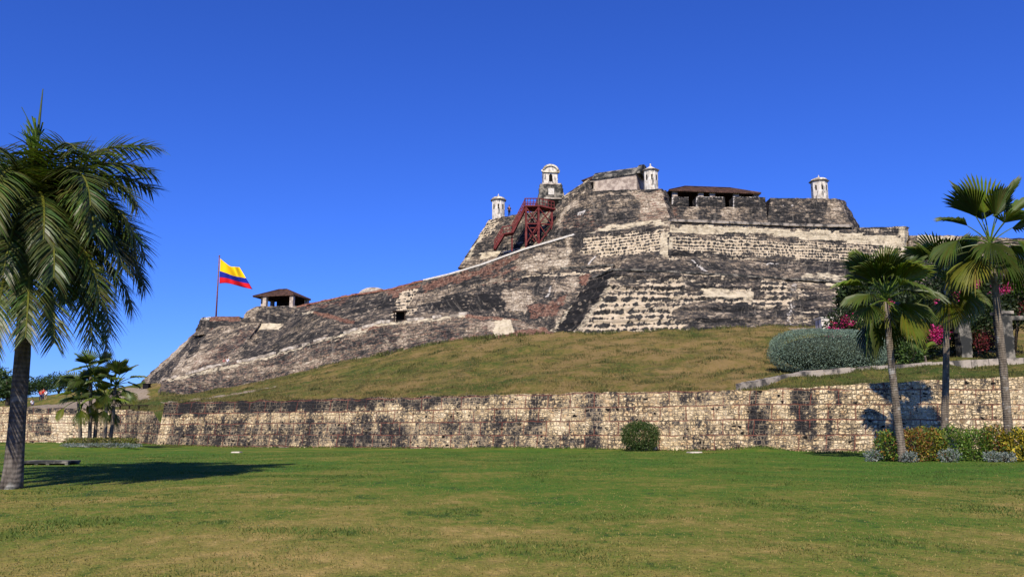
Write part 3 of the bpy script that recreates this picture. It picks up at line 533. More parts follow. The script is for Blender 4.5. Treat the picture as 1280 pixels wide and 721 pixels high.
for i in range(5):
    for j in range(10):
        if random.random() < .18: continue
        a_, b_ = hp[i].lerp(hp[i+1], j/10), hp[i].lerp(hp[i+1], (j+.96)/10); jz = random.uniform(-.08, .1); cp_.bar(a_+Vector((0, .12, .05+jz)), b_+Vector((0, .12, .05+jz)), .45, .4)
cp_.build('coping', M['stone'], parent=wallG)

def edge_course(par, line, mt, wd, hh, name='coping', dz=.06):
    m = MB(); hp = [P(*p) for p in line]
    for i in range(len(hp)-1):
        n = max(3, int((hp[i+1]-hp[i]).length/.9))
        for j in range(n):
            jz = random.uniform(-.05, .05); a_, b_ = hp[i].lerp(hp[i+1], j/n), hp[i].lerp(hp[i+1], (j+1.02)/n); m.bar(a_+Vector((0, .06, dz+jz)), b_+Vector((0, .06, dz+jz)), wd*random.uniform(.85, 1.15), hh*random.uniform(.8, 1.15))
    m.build(name, M[mt], parent=par)
edge_course(wallF, F_top[:5], 'vault', .5, .22)
edge_course(wallE, E_top[:4], 'brick', .5, .3)
edge_course(wallE, [(546, 347, 115), (650, 339, 106.8), (768, 332, 99.8)], 'vault', .5, .22)
# ---- sentry boxes
def garita(px, py, D, h, r, label, n=8, lean='dome', grime=0):
    b = P(px, py, D); t = empty('sentry_box', b, label, 'sentry box', 'sentry boxes on the citadel corners')
    m = MB(); m.lathe(b, [(r*.96, -.5), (r, 0), (r, h*.62), (r*1.02, h*.625), (r*1.02, h*.65), (r, h*.655), (r, h*.70)], n, R(22.5)); m.build('body', M['white'], t, smooth=True, sharp=30)
    m = MB(); m.lathe(b, [(r*1.02, h*.69), (r*1.2, h*.705), (r*1.26, h*.735), (r*1.12, h*.75)], n, R(22.5)); m.build('cornice', M['grey'], t)
    m = MB()
    pr = [(r*1.1, h*.745)] + ([(r*1.06*math.cos(a), h*.75+h*.13*math.sin(a)) for a in (0, .35, .7, 1.0, 1.25, 1.42)] if lean == 'dome' else [(r*1.05, h*.755), (r*.72, h*.80), (r*.40, h*.85), (r*.16, h*.905), (.08, h*.92)])
    m.lathe(b, pr, 16); d = m.build('dome', M['dome' if lean == 'dome' else 'plate'], t, smooth=True, sharp=60)
    m = MB(); z0 = pr[-1][1]-.03; m.lathe(b, [(.10, z0), (.13, z0+.05), (.06, z0+.12), (.13, z0+.22), (.13, z0+.28), (.04, z0+.36), (.03, h), (.005, h+.08)], 10); m.build('finial', M['plate'], d, loc=b, smooth=True).location = (0, 0, 0)
    for a in (-90, -45, -135, 0, 180):
        m = MB(); ca, sa = math.cos(R(a)), math.sin(R(a)); c = b+Vector((ca*r*.925, sa*r*.925, h*.42)); m.box(c, (.04, .20, h*.2), R(a)); m.build('slit', M['hole'], t)
    return t
garita(623, 272.5, 116.6, 3.7, 1.0, 'left sentry box with a pale dome standing beside the red steel stairs')
garita(813.8, 237, 107, 3.65, 1.0, 'middle sentry box with a pointed white cap on the bastion corner beside the vaulted storehouse', lean='cone')
garita(1025, 249, 115, 3.65, 1.17, 'right sentry box, the brightest and whitest, standing alone on the dark battery wall')

# ---- bell gable
b = P(689, 262, 114); t = empty('bell_gable', b, 'two tier bell gable with a rounded top and arched niche above the citadel gateway', 'bell gable')
m = MB(); S_ = 114/F_PX
def gz(py): return (262-py)*S_*1.0
m.box(b+Vector((0, .9, gz(249)/2)), (4.4, 2.4, gz(249)), .12, .96); m.build('gateway_block', M['vault'], t)
m = MB(); m.box(b+Vector((.0, .9, (gz(249)+gz(228))/2)), (4.1, 2.2, gz(228)-gz(249)), .12, .70); m.build('lower_tier', M['vault'], t)
m = MB(); m.box(b+Vector((0, .9, gz(227.5))), (2.75, 1.75, .22), .12); m.build('cornice', M['stone'], t)
m = MB()   # rounded upper tier
W2, dp = 1.05, 1.5; zz0 = gz(227); zz1 = gz(211); prof = [(-W2, zz0), (W2, zz0), (W2, zz1)] + [(W2*math.cos(a), zz1+W2*.85*math.sin(a)) for a in np.linspace(.1, math.pi-.1, 12)] + [(-W2, zz1)]
n = len(prof); ca, sa = math.cos(.12), math.sin(.12)
for yy in (0, 1):
    for x, z in prof:
        X_, Y_ = x, .2+yy*dp; m.v.append((b.x+X_*ca-Y_*sa, b.y+X_*sa+Y_*ca, b.z+z))
m.c = [(1, 1, 1)]*2*n; m.uv = [(0, 0)]*2*n; m.f = [tuple(range(n)), tuple(range(n, 2*n))[::-1]]+[(i, i+n, (i+1) % n+n, (i+1) % n) for i in range(n)]; m.m = [0]*len(m.f)
up = m.build('upper_tier', M['white'], t)
m = MB()   # arch moulding over the top
for a0, a1 in zip(np.linspace(0, math.pi, 13)[:-1], np.linspace(0, math.pi, 13)[1:]):
    f = lambda a: b+Vector((1.14*math.cos(a)*ca-.25*sa, 1.14*math.cos(a)*sa+.25*ca, zz1+1.0*math.sin(a))); m.bar(f(a0), f(a1), .5, .26)
m.bar(b+Vector((-1.25, .15, zz1-.05)), b+Vector((1.25, .42, zz1-.05)), .6, .2); m.build('arch_moulding', M['dome'], t)
m = MB(); q = [(-.26, 0), (.26, 0), (.26, .85)]+[(.26*math.cos(a), .85+.3*math.sin(a)) for a in np.linspace(.3, 2.84, 5)]+[(-.26, .85)]
nq = len(q)
for yy in (.185, .26):
    for x, z in q: m.v.append((b.x+x*ca-yy*sa, b.y+x*sa+yy*ca, b.z+gz(224)+z))
m.c = [(1, 1, 1)]*2*nq; m.uv = [(0, 0)]*2*nq; m.f = [tuple(range(nq)), tuple(range(nq, 2*nq))[::-1]]+[(i, i+nq, (i+1) % nq+nq, (i+1) % nq) for i in range(nq)]; m.m = [0]*len(m.f)
m.build('niche', M['hole'], t)
m = MB(); m.box(b+Vector((.0, .0, gz(238.5))), (.85, .42, .95), .12); m.build('plaque', M['plate'], t)
m = MB(); m.box(b+Vector((.35, -.2, gz(255.5))), (1.5, .12, 1.75), .12); m.build('doorway', M['hole'], t)
m = MB(); m.box(b+Vector((.2, -.25, gz(247.8))), (2.6, .3, .22), .12); m.build('lintel', M['stone'], t)
for sx in (-1.5, 1.5):
    m = MB(); m.lathe(b+Vector((sx*.98, .3, gz(232))), [(.32, -.9), (.36, -.2), (.22, 0), (.26, .3), (.1, .55), (.02, .75)], 8); m.build('pinnacle', M['vault'], t, smooth=True, sharp=40)

# ---- vaulted storehouse
b = P(732, 241, 110.6); e = P(796, 238, 107.3); t = empty('storehouse', b, 'pink plastered storehouse with a rounded lichen stained vault on the blackened bastion', 'storehouse')
ax = (e-b); ax.z = 0; L = ax.length; ax.normalize(); ay = Vector((-ax.y, ax.x, 0)); H_ = 1.75; Dp = 4.4
def sbox(m, u0, u1, v0, v1, z0, z1):
    vs = [b+ax*u+ay*v+Vector((0, 0, z)) for z in (z0, z1) for u, v in ((u0, v0), (u1, v0), (u1, v1), (u0, v1))]
    m.add(vs, [(3, 2, 1, 0), (4, 5, 6, 7), (0, 1, 5, 4), (1, 2, 6, 5), (2, 3, 7, 6), (3, 0, 4, 7)], None, [(q.x, q.z) for q in vs])
m = MB(); sbox(m, 0, L, 0, Dp, -.6, H_); m.build('wall', M['rose'], t)
m = MB(); sbox(m, .45, 1.25, -.05, .3, .35, 1.45); wn_ = m.build('window', M['hole'], t)
m = MB()
for (u0, u1, z0, z1) in ((.33, .45, .25, 1.55), (1.25, 1.37, .25, 1.55), (.33, 1.37, 1.45, 1.57), (.33, 1.37, .25, .35)): sbox(m, u0, u1, -.08, .02, z0, z1)
m.build('frame', M['stone'], wn_, loc=b).location = (0, 0, 0)
def vault(u0, u1, rise, ov, name, mt, par):
    m = MB(); n = 14
    for u in (u0, u1):
        for i in range(n+1):
            a = math.pi*i/n; m.v.append(tuple(b+ax*u+ay*(Dp/2-(Dp/2+ov)*math.cos(a))+Vector((0, 0, H_-.02+rise*math.sin(a)**1.5)))); m.uv.append((u, i*.4)); m.c.append((1, 1, 1))
    m.f = [(i, i+1, n+1+i+1, n+1+i) for i in range(n)]+[tuple(range(n+1))[::-1], tuple(range(n+1, 2*n+2)), (0, n+1, 2*n+1, n)]; m.m = [0]*len(m.f)
    return m.build(name, mt, par, smooth=True, sharp=50)
vault(1.1, L+.05, 1.55, .22, 'vault_roof', M['vault'], t); vault(L+.06, L+.6, 1.85, .35, 'gable_arch', M['vault'], t)
m = MB(); sbox(m, -.5, 1.08, -.2, Dp+.2, H_-.02, H_+.08)
vs = [b+ax*-.6+ay*-.25+Vector((0, 0, H_+.08)), b+ax*1.08+ay*-.25+Vector((0, 0, H_+.08)), b+ax*1.08+ay*Dp*.5+Vector((0, 0, H_+1.5)), b+ax*.95+ay*Dp*.5+Vector((0, 0, H_+1.45)), b+ax*-.6+ay*(Dp+.2)+Vector((0, 0, H_+.08)), b+ax*1.08+ay*(Dp+.2)+Vector((0, 0, H_+.08))]
m.add(vs, [(0, 1, 2, 3), (0, 3, 4), (3, 2, 5, 4), (0, 4, 5, 1), (1, 5, 2)], None, [(0, 0), (2, 0), (2, 2), (1, 2), (0, 4), (2, 4)]); m.build('tiled_roof', M['tile'], t)
m = MB(); sbox(m, -.05, L+.05, -.1, .02, H_-.14, H_+.04); m.build('eave_moulding', M['grey'], t)

# ---- long tiled pavilion behind the battery
def hip_roof(par, c, ax, ay, hl, hw, z0, rise, inset, name='roof'):
    m = MB(); q = lambda u, v, z: c+ax*u+ay*v+Vector((0, 0, z)); th = .16
    vs = [q(-hl, -hw, z0), q(hl, -hw, z0), q(hl, hw, z0), q(-hl, hw, z0), q(-hl+inset, 0, z0+rise), q(hl-inset, 0, z0+rise)]; vb = [v-Vector((0, 0, th)) for v in vs]
    uv = [(-hl, 0), (hl, 0), (hl, 2*hw), (-hl, 2*hw), (-hl+inset, hw), (hl-inset, hw)]
    fs = [(0, 1, 5, 4), (2, 3, 4, 5), (3, 0, 4), (1, 2, 5)]
    m.add(vs+vb, fs+[tuple(i+6 for i in f)[::-1] for f in fs]+[(0, 6, 7, 1), (1, 7, 8, 2), (2, 8, 9, 3), (3, 9, 6, 0)], None, uv+uv); r = m.build(name, M['tile'], par)
    m = MB(); m.tube([vs[4], vs[5]], .13, 8)
    for a_, b_ in ((0, 4), (1, 5), (2, 5), (3, 4)): m.tube([vs[a_], vs[b_]], .11, 8)
    m.build('ridge', M['tile'], r, loc=par.location).location = (0, 0, 0); return r
b = P(893, 256, 114); t = empty('pavilion', b, 'long low open pavilion with a red clay tile roof behind the upper battery wall', 'pavilion')
ax, ay = Vector((1, .12, 0)).normalized(), Vector((-.12, 1, 0)).normalized(); z0 = (256-240.0)*114/F_PX+.03
hip_roof(t, b+ay*2.4, ax, ay, 6.95, 3.0, z0, 1.5, 3.4)
for px_ in (840.5, 875, 890.5, 922.5, 949.5, 851, 936):
    dp = .1 if px_ not in (851, 936) else 4.6; m = MB(); m.box(b+ax*((px_-893)*114/F_PX)+ay*dp+Vector((0, 0, z0/2-.3)), (.78, .5, z0+.5), .12); m.build('pillar', M['rose'], t)
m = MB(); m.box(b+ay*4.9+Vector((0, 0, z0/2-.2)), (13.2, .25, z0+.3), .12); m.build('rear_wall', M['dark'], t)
m = MB(); m.box(b+ay*.1+Vector((0, 0, z0-.12)), (13.3, .3, .16), .12); m.build('beam', M['dark'], t)

# ---- hilltop shelter
b = P(345, 384, 130); t = empty('shelter', b, 'small open shelter with a hipped tile roof on stone piers near the flag', 'shelter')
ax, ay = Vector((1, -.25, 0)).normalized(), Vector((.25, 1, 0)).normalized(); s_ = 130/F_PX
hip_roof(t, b+ay*2.0+Vector((-.1, 0, 0)), ax, ay, 3.7, 2.9, 1.85, 1.4, 2.9)
for u, v in ((-1.75, -.4), (3.1, -.4), (-3.3, 1.6), (-3.3, 4.4), (3.1, 4.4), (-2.7, .5)):
    m = MB(); m.box(b+ax*u+ay*v+Vector((0, 0, .7)), (.62 if u > -2 else .5, .6, 2.2), -.25); m.build('pier', M['rose'], t)
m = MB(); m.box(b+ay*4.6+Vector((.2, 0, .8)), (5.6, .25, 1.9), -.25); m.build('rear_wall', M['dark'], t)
m = MB(); m.box(b+ay*-.3+Vector((.3, 0, -.15)), (7.0, .4, .5), -.25); m.build('sill', M['grey'], t)
# ---- small vaulted magazine
b = P(467, 369, 126); t = MB(); n = 12
for y in (0, 4):
    for i in range(n+1):
        a = math.pi*i/n; t.v.append((b.x-2.5*math.cos(a), b.y+y-.4*math.cos(a), b.z-.6+1.9*math.sin(a)**.8)); t.uv.append((i, y)); t.c.append((1, 1, 1))
t.f = [(i, i+1, n+1+i+1, n+1+i) for i in range(n)]+[tuple(range(n+1))[::-1], tuple(range(n+1, 2*n+2)), (0, n+1, 2*n+1, n)]; t.m = [0]*len(t.f)
tag(t.build('magazine', M['stone'], loc=b, smooth=True, sharp=50), 'small pale vaulted stone magazine peeping over the middle rampart', 'magazine')
# ---- timber door canopy in the ramp
b = P(500, 402, 106.5); t = empty('door_canopy', b, 'small dark timber canopy sheltering a doorway on the ramp', 'canopy')
m = MB(); m.box(b+Vector((0, 0, 1.35)), (2.0, 1.4, .16), 0, .8); m.build('roof', M['dark'], t)
for sx in (-.7, .7): m = MB(); m.box(b+Vector((sx, -.5, .6)), (.14, .14, 1.4)); m.build('post', M['dark'], t)
m = MB(); m.box(b+Vector((0, .5, .5)), (1.2, .3, 1.5)); m.build('doorway', M['hole'], t)

# ---- flagpole and flag
pb, pt = P(270, 397, 133), P(274.2, 321, 133); pole = empty('flagpole', pb, 'slender reddish flagpole on the leftmost bastion platform', 'flagpole')
m = MB(); m.tube([pb-Vector((0, 0, .4)), pb.lerp(pt, .5), pt], [.14, .11, .08], 10); m.build('pole', M['pole'], pole, smooth=True)
m = MB(); m.lathe(pt, [(.04, 0), (.13, .06), (.15, .14), (.1, .22), (.01, .28)], 10); m.build('finial', M['pole'], pole, smooth=True)
def poly(ps, f):
    i = min(int(f*(len(ps)-1)), len(ps)-2); g = f*(len(ps)-1)-i; a, b = ps[i], ps[i+1]
    p0 = ps[max(i-1, 0)]; p3 = ps[min(i+2, len(ps)-1)]
    return tuple(.5*((2*a[k])+(b[k]-p0[k])*g+(2*p0[k]-5*a[k]+4*b[k]-p3[k])*g*g+(3*a[k]-p0[k]-3*b[k]+p3[k])*g**3) for k in (0, 1))
te = [(297, 85), (340, 122), (380, 150), (420, 153), (455, 158)]; be = [(290, 290), (350, 287), (420, 303), (490, 323), (562, 337)]
m = MB(); nu, nv = 36, 20; vs = []; uv = []
for i in range(nu+1):
    f = i/nu; a, b = poly(te, f), poly(be, f)
    for j in range(nv+1):
        g = j/nv; x, y = a[0]*(1-g)+b[0]*g, a[1]*(1-g)+b[1]*g
        dep = 133 + f*.9*math.sin(f*8.5 - g*2.2) + .35*f*math.sin(f*15+g*3)
        vs.append(P(230+x/6.553, 310+y/6.553, dep)); uv.append((f, 1-g))
m.add(vs, [(i*(nv+1)+j, i*(nv+1)+j+1, (i+1)*(nv+1)+j+1, (i+1)*(nv+1)+j) for i in range(nu) for j in range(nv)], None, uv)
fl = m.build('flag', M['flag'], loc=pt, smooth=True); tag(fl, 'yellow, blue and red striped flag flying to the right from the flagpole', 'flag')
sm_ = fl.modifiers.new('thickness', 'SOLIDIFY'); sm_.thickness = .02

# ---- red steel stair tower
D0 = 110.0; b = P(674, 302, D0); t = empty('stair_tower', b, 'red painted steel stair tower with braced legs against the citadel wall', 'stairs')
zt = P(674, 259, D0).z; zb = P(674, 304, D0).z-.5; x0, x1, x2 = P(657.5, 259, D0).x, P(673, 259, D0).x, P(690, 263, D0).x; y0, y1 = D0-.6, D0+1.9
m = MB()
for x in (x0, x1): 
    for y in (y0, y1): m.bar((x, y, zb), (x, y, zt), .26)
for y in (y0+.3, y1): m.bar((x2, y+.4, zb+.6), (x2, y+.4, zt-.25), .26)
m.build('leg_frame', M['steel'], t); m = MB()
zm = (zt+zb)/2+.3
for (xa, ya, xb, yb) in ((x0, y0, x1, y0), (x1, y0, x2, y0+.6), (x0, y1, x1, y1), (x0, y0, x0, y1), (x1, y0, x1, y1)):
    for za, zc in ((zb+.3, zm), (zm, zt-.2)):
        m.bar((xa, ya, za), (xb, yb, zc), .14); m.bar((xa, ya, zc), (xb, yb, za), .14)
    m.bar((xa, ya, zm), (xb, yb, zm), .16)
m.build('cross_bracing', M['steel'], t)
m = MB(); m.box(((x0+x1)/2, (y0+y1)/2, zt), (x1-x0+.5, y1-y0+.4, .2)); m.bar((x1, y0+.5, zt), (x2+.3, y0+1.1, zt-.35), 1.6, .2); m.build('deck', M['steel'], t)
def railing(m, a, b, h=1.05, n=5):
    a, b = Vector(a), Vector(b); m.bar(a+Vector((0, 0, h)), b+Vector((0, 0, h)), .12); m.bar(a+Vector((0, 0, h*.5)), b+Vector((0, 0, h*.5)), .07)
    for i in range(n+1): q = a.lerp(b, i/n); m.bar(q, q+Vector((0, 0, h)), .08)
m = MB(); railing(m, (x0-.2, y0-.15, zt), (x1+.1, y0-.15, zt)); railing(m, (x1+.1, y0-.15, zt), (x2+.3, y0+.3, zt-.35)); railing(m, (x0-.2, y1, zt), (x1, y1, zt)); m.build('railing', M['steel'], t)
def flight(pa, pb, nst):
    g = MB(); a, b_ = Vector(pa), Vector(pb)
    for dy in (-.75, .75): g.bar(a+Vector((0, dy, 0)), b_+Vector((0, dy, 0)), .12, .38)
    for i in range(nst): q = a.lerp(b_, (i+.5)/nst); g.box(q, (.34, 1.4, .08))
    for dy in (-.75, .75): railing(g, a+Vector((0, dy, .1)), b_+Vector((0, dy, .1)), 1.0, 6)
    g.build('stair_flight', M['steel'], t)
f0 = Vector((x0-.1, D0+.3, zt)); f1 = P(640, 292, D0+.3); f2 = P(629, 294, D0+.3); f3 = P(618, 312, D0+.3)
flight(f0, f1, 16); flight(f2, f3, 9)
m = MB(); m.bar(f1, f2, 1.6, .14); railing(m, f1+Vector((0, -.75, 0)), f2+Vector((0, -.75, 0)), 1.0, 3); m.bar(f1, Vector((f1.x, f1.y, f1.z-2.5)), .2); m.build('landing', M['steel'], t)

# ---- white hut with red door on the hill, gate pillars
b = ground(1033, 80); t = empty('hut', b, 'small white hut with a dark red door at the right end of the grass crest', 'hut')
m = MB(); m.box(b+Vector((0, 0, .4)), (1.5, 1.6, 1.7)); m.build('wall', M['white'], t); m = MB(); m.box(b+Vector((.42, -.79, .3)), (.6, .1, 1.3)); m.build('door', M['door'], t); m = MB(); m.box(b+Vector((0, 0, 1.28)), (1.7, 1.8, .1)); m.build('roof', M['plate'], t)
for (px_, D, wd, ht_, lb) in ((1206, 55, .75, 2.6, 'mossy stone gate pillar coloured dark for shade between the right hand palm trunks'), (1258, 54, .8, 2.9, 'weathered stone gate pillar at the right edge behind the tallest fan palm')):
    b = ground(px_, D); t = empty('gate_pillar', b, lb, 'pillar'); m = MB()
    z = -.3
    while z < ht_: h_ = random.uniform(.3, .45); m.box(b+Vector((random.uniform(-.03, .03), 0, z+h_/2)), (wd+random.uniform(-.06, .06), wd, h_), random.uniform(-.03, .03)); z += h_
    m.build('shaft', M['vault'], t); m = MB(); m.box(b+Vector((0, 0, z+.1)), (wd+.2, wd+.2, .2)); m.build('cap', M['grey'], t)  # left pillar's dark tone is painted for shade as well as moss
a_ = ground(1258, 54); bm_ = MB(); bm_.box(a_+Vector((1.9, .1, 2.75)), (3.0, .4, .3)); bm_.box(a_+Vector((3.2, .1, 1.3)), (.5, .4, 2.7)); tag(bm_.build('stone_lintel', M['vault'], loc=a_+Vector((1.9, 0, 0))), 'grey stone lintel running off the right edge from the weathered gate pillar', 'lintel')

# ================================================================ PALMS
def frond_mesh(m, o, az, el, L, droop, leaf=.75, n=58, twist=0.0, sag=.6, seed=0, col=(1, 1, 1), hang=.6):
    rg = random.Random(seed); h = Vector((math.cos(az), math.sin(az), 0)); side = Vector((-h.y, h.x, 0)); pts = []; p = Vector(o); N = 22
    for i in range(N+1):
        f = i/N; e = el - droop*f**1.25; pts.append(p.copy()); d = h*math.cos(e)+Vector((0, 0, math.sin(e)))+side*twist*f; p = p+d.normalized()*(L/N)
    m.tube(pts, [.055*(1-.85*i/N)+.006 for i in range(N+1)], 5, (1.9, 1.5, .8))
    for k in range(n):
        f = .10+.90*(k+.5)/n; x = f*N; i = min(int(x), N-1); q = pts[i].lerp(pts[i+1], x-i); d = (pts[i+1]-pts[i]).normalized()
        up = side.cross(d); up = up if up.z > 0 else -up
        ln = leaf*(.45+.55*math.sin(math.pi*min(1, f*.82+.16))**.8)*rg.uniform(.85, 1.12)
        for s in (-1, 1):
            ll = ln*rg.uniform(.85, 1.1); fw = .55+.5*f; v = (side*s*(1.0-.25*f)+d*fw*.8+up*rg.uniform(-.45, .6)).normalized()
            c = tuple(cc*rg.uniform(.7, 1.25) for cc in col); wd = rg.uniform(.024, .038); prev = q; vs = []
            wv = d*wd
            for j in range(4):
                g = j/3; vv = (v + Vector((0, 0, -1))*hang*sag*g*1.6).normalized(); 
                if j: prev = prev+vv*ll/3
                w_ = wv*(1-g**2*.9)*(1 if j else .6); vs += [prev-w_, prev+w_]
            m.add(vs, [(0, 1, 3, 2), (2, 3, 5, 4), (4, 5, 7, 6)], c)
def trunk_pts(a, b, bend, n=14): 
    a, b = Vector(a), Vector(b); return [a.lerp(b, i/n)+Vector((bend*math.sin(math.pi*i/n), 0, 0)) for i in range(n+1)]
def feather_palm(base, crown, r0, fronds, label, spear=True, seed=1, group='feather palms at the left edge'):
    t = empty('palm_tree', base, label, 'palm tree', group)
    pts = trunk_pts(base-Vector((0, 0, .25)), crown-Vector((0, 0, .1)), .06); n = len(pts); m = MB()
    m.tube(pts, [r0*(1.0+.42*math.exp(-i*.9) - .28*i/n) for i in range(n)], 16, None, True, .11); m.build('trunk', M['bark'], t, smooth=True)
    for i, (az, el, L, dr, *tw) in enumerate(fronds):
        m = MB(); h = Vector((math.cos(R(az)), math.sin(R(az)), 0)); s_ = random.Random(seed*100+i); sh = s_.uniform(.75, 1.25)
        frond_mesh(m, crown+h*.12+Vector((0, 0, .25*math.sin(R(el)))), R(az), R(el), L, R(dr), 1.0, 112, tw[0] if tw else 0, .6, seed*50+i, (sh, sh, sh*.9), .75 if el < 30 else .5); m.build('frond', M['frond'], t)
    if spear:
        m = MB(); top = crown+Vector((-.02, .1, 3.5)); m.tube([crown+Vector((0, 0, -.2)), crown.lerp(top, .35), crown.lerp(top, .6), top], [.15, .09, .045, .012], 8, (.9, 1.0, .7)); 
        for k in range(90): 
            s = random.Random(k); q = crown.lerp(top, s.uniform(.3, .62)); e = q+Vector((s.uniform(-.42, .06), s.uniform(-.25, .25), s.uniform(.3, .75))); m.bar(q, e, .04, .012, (1.2, 1.5, .7))
        m.build('spear_leaf', M['frond'], t)
    return t
base = P(15, 607, 20.4); base.z = float(lawn_z(base.x, base.y)); crown = P(36, 268, 20.4)
fr = [(22, 62, 3.3, 88, .0), (-2, 48, 3.3, 115), (-30, 28, 3.5, 112), (12, 20, 3.3, 112), (-14, 4, 3.6, 78), (-52, 18, 3.7, 100), (-78, 50, 4.2, 138), (-100, 30, 3.8, 112), (-128, 35, 3.9, 115), (-66, -8, 3.6, 70), (-150, 15, 3.7, 100), (-170, 45, 3.7, 110), (165, 62, 3.5, 90), (120, 35, 3.7, 115), (75, 55, 3.6, 110), (50, 30, 3.7, 110), (30, 0, 3.5, 75), (-55, -28, 4.6, 50), (-5, -30, 4.0, 52), (-100, 8, 4.5, 92), (-35, 45, 3.8, 128), (-40, 66, 3.2, 110), (-8, -22, 3.3, 50), (-32, -30, 3.2, 46), (130, 70, 3.0, 80), (-90, -25, 3.0, 50), (-48, 2, 4.3, 84), (-22, -14, 3.8, 66), (-70, 32, 4.5, 125), (5, 30, 3.5, 125), (35, 68, 3.8, 72), (15, -18, 3.6, 58), (48, 55, 3.5, 80), (-40, -36, 4.2, 46), (-14, -38, 4.1, 44), (-95, -30, 4.5, 50), (25, -42, 3.9, 40), (-70, -40, 4.4, 42), (-120, -35, 4.3, 45), (40, 8, 3.6, 90)]
feather_palm(base, crown, .205, fr, 'tall feather palm on the left lawn with its whole grey trunk in view', seed=3)
base = P(-62, 604, 20.9); base.z = float(lawn_z(base.x, base.y)); crown = P(-34, 300, 21.6)
fr2 = [(40, 66, 3.5, 70), (70, 60, 3.5, 90), (10, 40, 3.6, 110), (-20, 20, 3.7, 108), (-60, 40, 3.7, 115), (-95, 25, 3.7, 110), (-140, 35, 3.7, 110), (180, 30, 3.7, 110), (140, 45, 3.7, 110), (100, 25, 3.7, 110), (55, 20, 3.7, 110), (20, 5, 3.6, 80), (-30, -10, 3.5, 65), (-75, -8, 3.5, 70), (-120, 0, 3.5, 75), (160, 0, 3.5, 75), (110, 65, 3.3, 80)]
feather_palm(base, crown, .24, fr2, 'second feather palm mostly cut off by the left edge of the photo', spear=False, seed=8)

def fan_leaf(m, o, az, el, pet, r, droop=.5, span=150, nseg=22, seed=0, col=(1, 1, 1), face=None):
    rg = random.Random(seed); h = Vector((math.cos(az), math.sin(az), 0)); side = Vector((-h.y, h.x, 0)); p = Vector(o); pts = []
    for i in range(7):
        f = i/6; e = el-droop*.5*f; pts.append(p.copy()); p = p+(h*math.cos(e)+Vector((0, 0, math.sin(e))))*pet/6
    m.tube(pts, [.035-.015*i/6 for i in range(7)], 5, (1.5, 1.5, .9))
    c = pts[-1]; e = el-droop*.75; d = h*math.cos(e)+Vector((0, 0, math.sin(e))); up = side.cross(d); up = up if up.z > 0 else -up
    roll = rg.uniform(-.35, .35); sd = side*math.cos(roll)+up*math.sin(roll); up2 = up*math.cos(roll)-side*math.sin(roll)
    sp_ = R(span); 
    for k in range(nseg):
        def ray(a, rr, lift, dn): return c + (d*math.cos(a)+sd*math.sin(a))*rr + up2*lift + Vector((0, 0, -dn))
        a0 = -sp_/2+sp_*k/nseg; a1 = a0+sp_/nseg; am = (a0+a1)/2
        rl = r*(1-.22*(abs(am)/(sp_/2))**2)*rg.uniform(.93, 1.05); dn = droop*.28*rl*rg.uniform(.7, 1.3); cup = .10*r*(abs(am)/(sp_/2))**2
        w1 = .44*rl; t_ = tuple(x*rg.uniform(.82, 1.15) for x in col)
        vs = [c, ray(a0, w1, cup*.5, dn*.08), ray(am, w1, cup*.5+.05*r, dn*.08), ray(a1, w1, cup*.5, dn*.08),
              ray(a0+.32*(am-a0), rl*.78, cup, dn*.4), ray(am, rl*.8, cup+.045*r, dn*.4), ray(a1-.32*(a1-am), rl*.78, cup, dn*.4), ray(am, rl, cup, dn)]
        m.add(vs, [(0, 1, 2), (0, 2, 3), (1, 4, 5, 2), (2, 5, 6, 3), (4, 7, 5), (5, 7, 6)], t_)
def fan_palm(base, crown, r0, leaves, label, seed=1, group=None, merge=False, bend=.05, shag=True, nseg=20):
    t = empty('fan_palm', base, label, 'palm tree', group); pts = trunk_pts(base-Vector((0, 0, .3)), crown-Vector((0, 0, .05)), bend); n = len(pts); m = MB()
    m.tube(pts, [r0*(1+.35*math.exp(-i*.8)-.25*i/n) for i in range(n)], 14, None, True, .08); m.build('trunk', M['fbark'], t, smooth=True)
    g = MB()
    for i, (az, el, pet, r, dr) in enumerate(leaves):
        m = g if merge else MB(); s = random.Random(seed*77+i); sh = s.uniform(.65, 1.25); cl = (sh*1.1, sh, sh*.85)
        if el < -5 and s.random() < .35: cl = (1.9, 1.35, .7)
        elif s.random() < .16: cl = (1.75, 1.55, .8)
        fan_leaf(m, crown+Vector((0, 0, .1*math.sin(R(el)))), R(az), R(el), pet, r, dr, s.uniform(88, 135), nseg, seed*31+i, cl)
        if not merge: m.build('frond', M['fan'], t)
    if merge: g.build('crown', M['fan'], t)
    if shag and not merge:
        m = MB()
        for k in range(40):
            s = random.Random(seed*9+k); a = s.uniform(0, 6.28); q = crown+Vector((math.cos(a)*r0*.8, math.sin(a)*r0*.8, s.uniform(-.8, 0))); m.bar(q, q+Vector((math.cos(a)*s.uniform(.1, .35), math.sin(a)*s.uniform(.1, .35), -s.uniform(.2, .5))), .05, .02, (1.4, 1.0, .6))
        m.build('leaf_bases', M['fan'], t)
    return t
def fan_set(n, seed, pet, r, up=.4, lo=45):
    s = random.Random(seed); out = []
    for i in range(n):
        f = (i+.5)/n
        el = s.uniform(54, 86) if f < up else (s.uniform(8, 42) if f < .75 else s.uniform(-lo, 2))
        out.append((i*137.5+s.uniform(-20, 20), el, pet*s.uniform(.8, 1.15), r*s.uniform(.85, 1.12)*(1 if f < .75 else .85), .25+.85*f+s.uniform(-.1, .1)))
    return out
GR = 'fan palms behind the right hand hedge'
def lz(px, D, py=570):
    p = P(px, py, D); p.z = float(lawn_z(p.x, p.y)); return p
fan_palm(lz(1129, 33.7), P(1107, 376, 33.4), .165, fan_set(28, 4, 1.0, 1.5, .55, 40), 'shorter fan palm, leftmost of the three by the hedge, in front of the silver bush', 4, GR, bend=-.05)
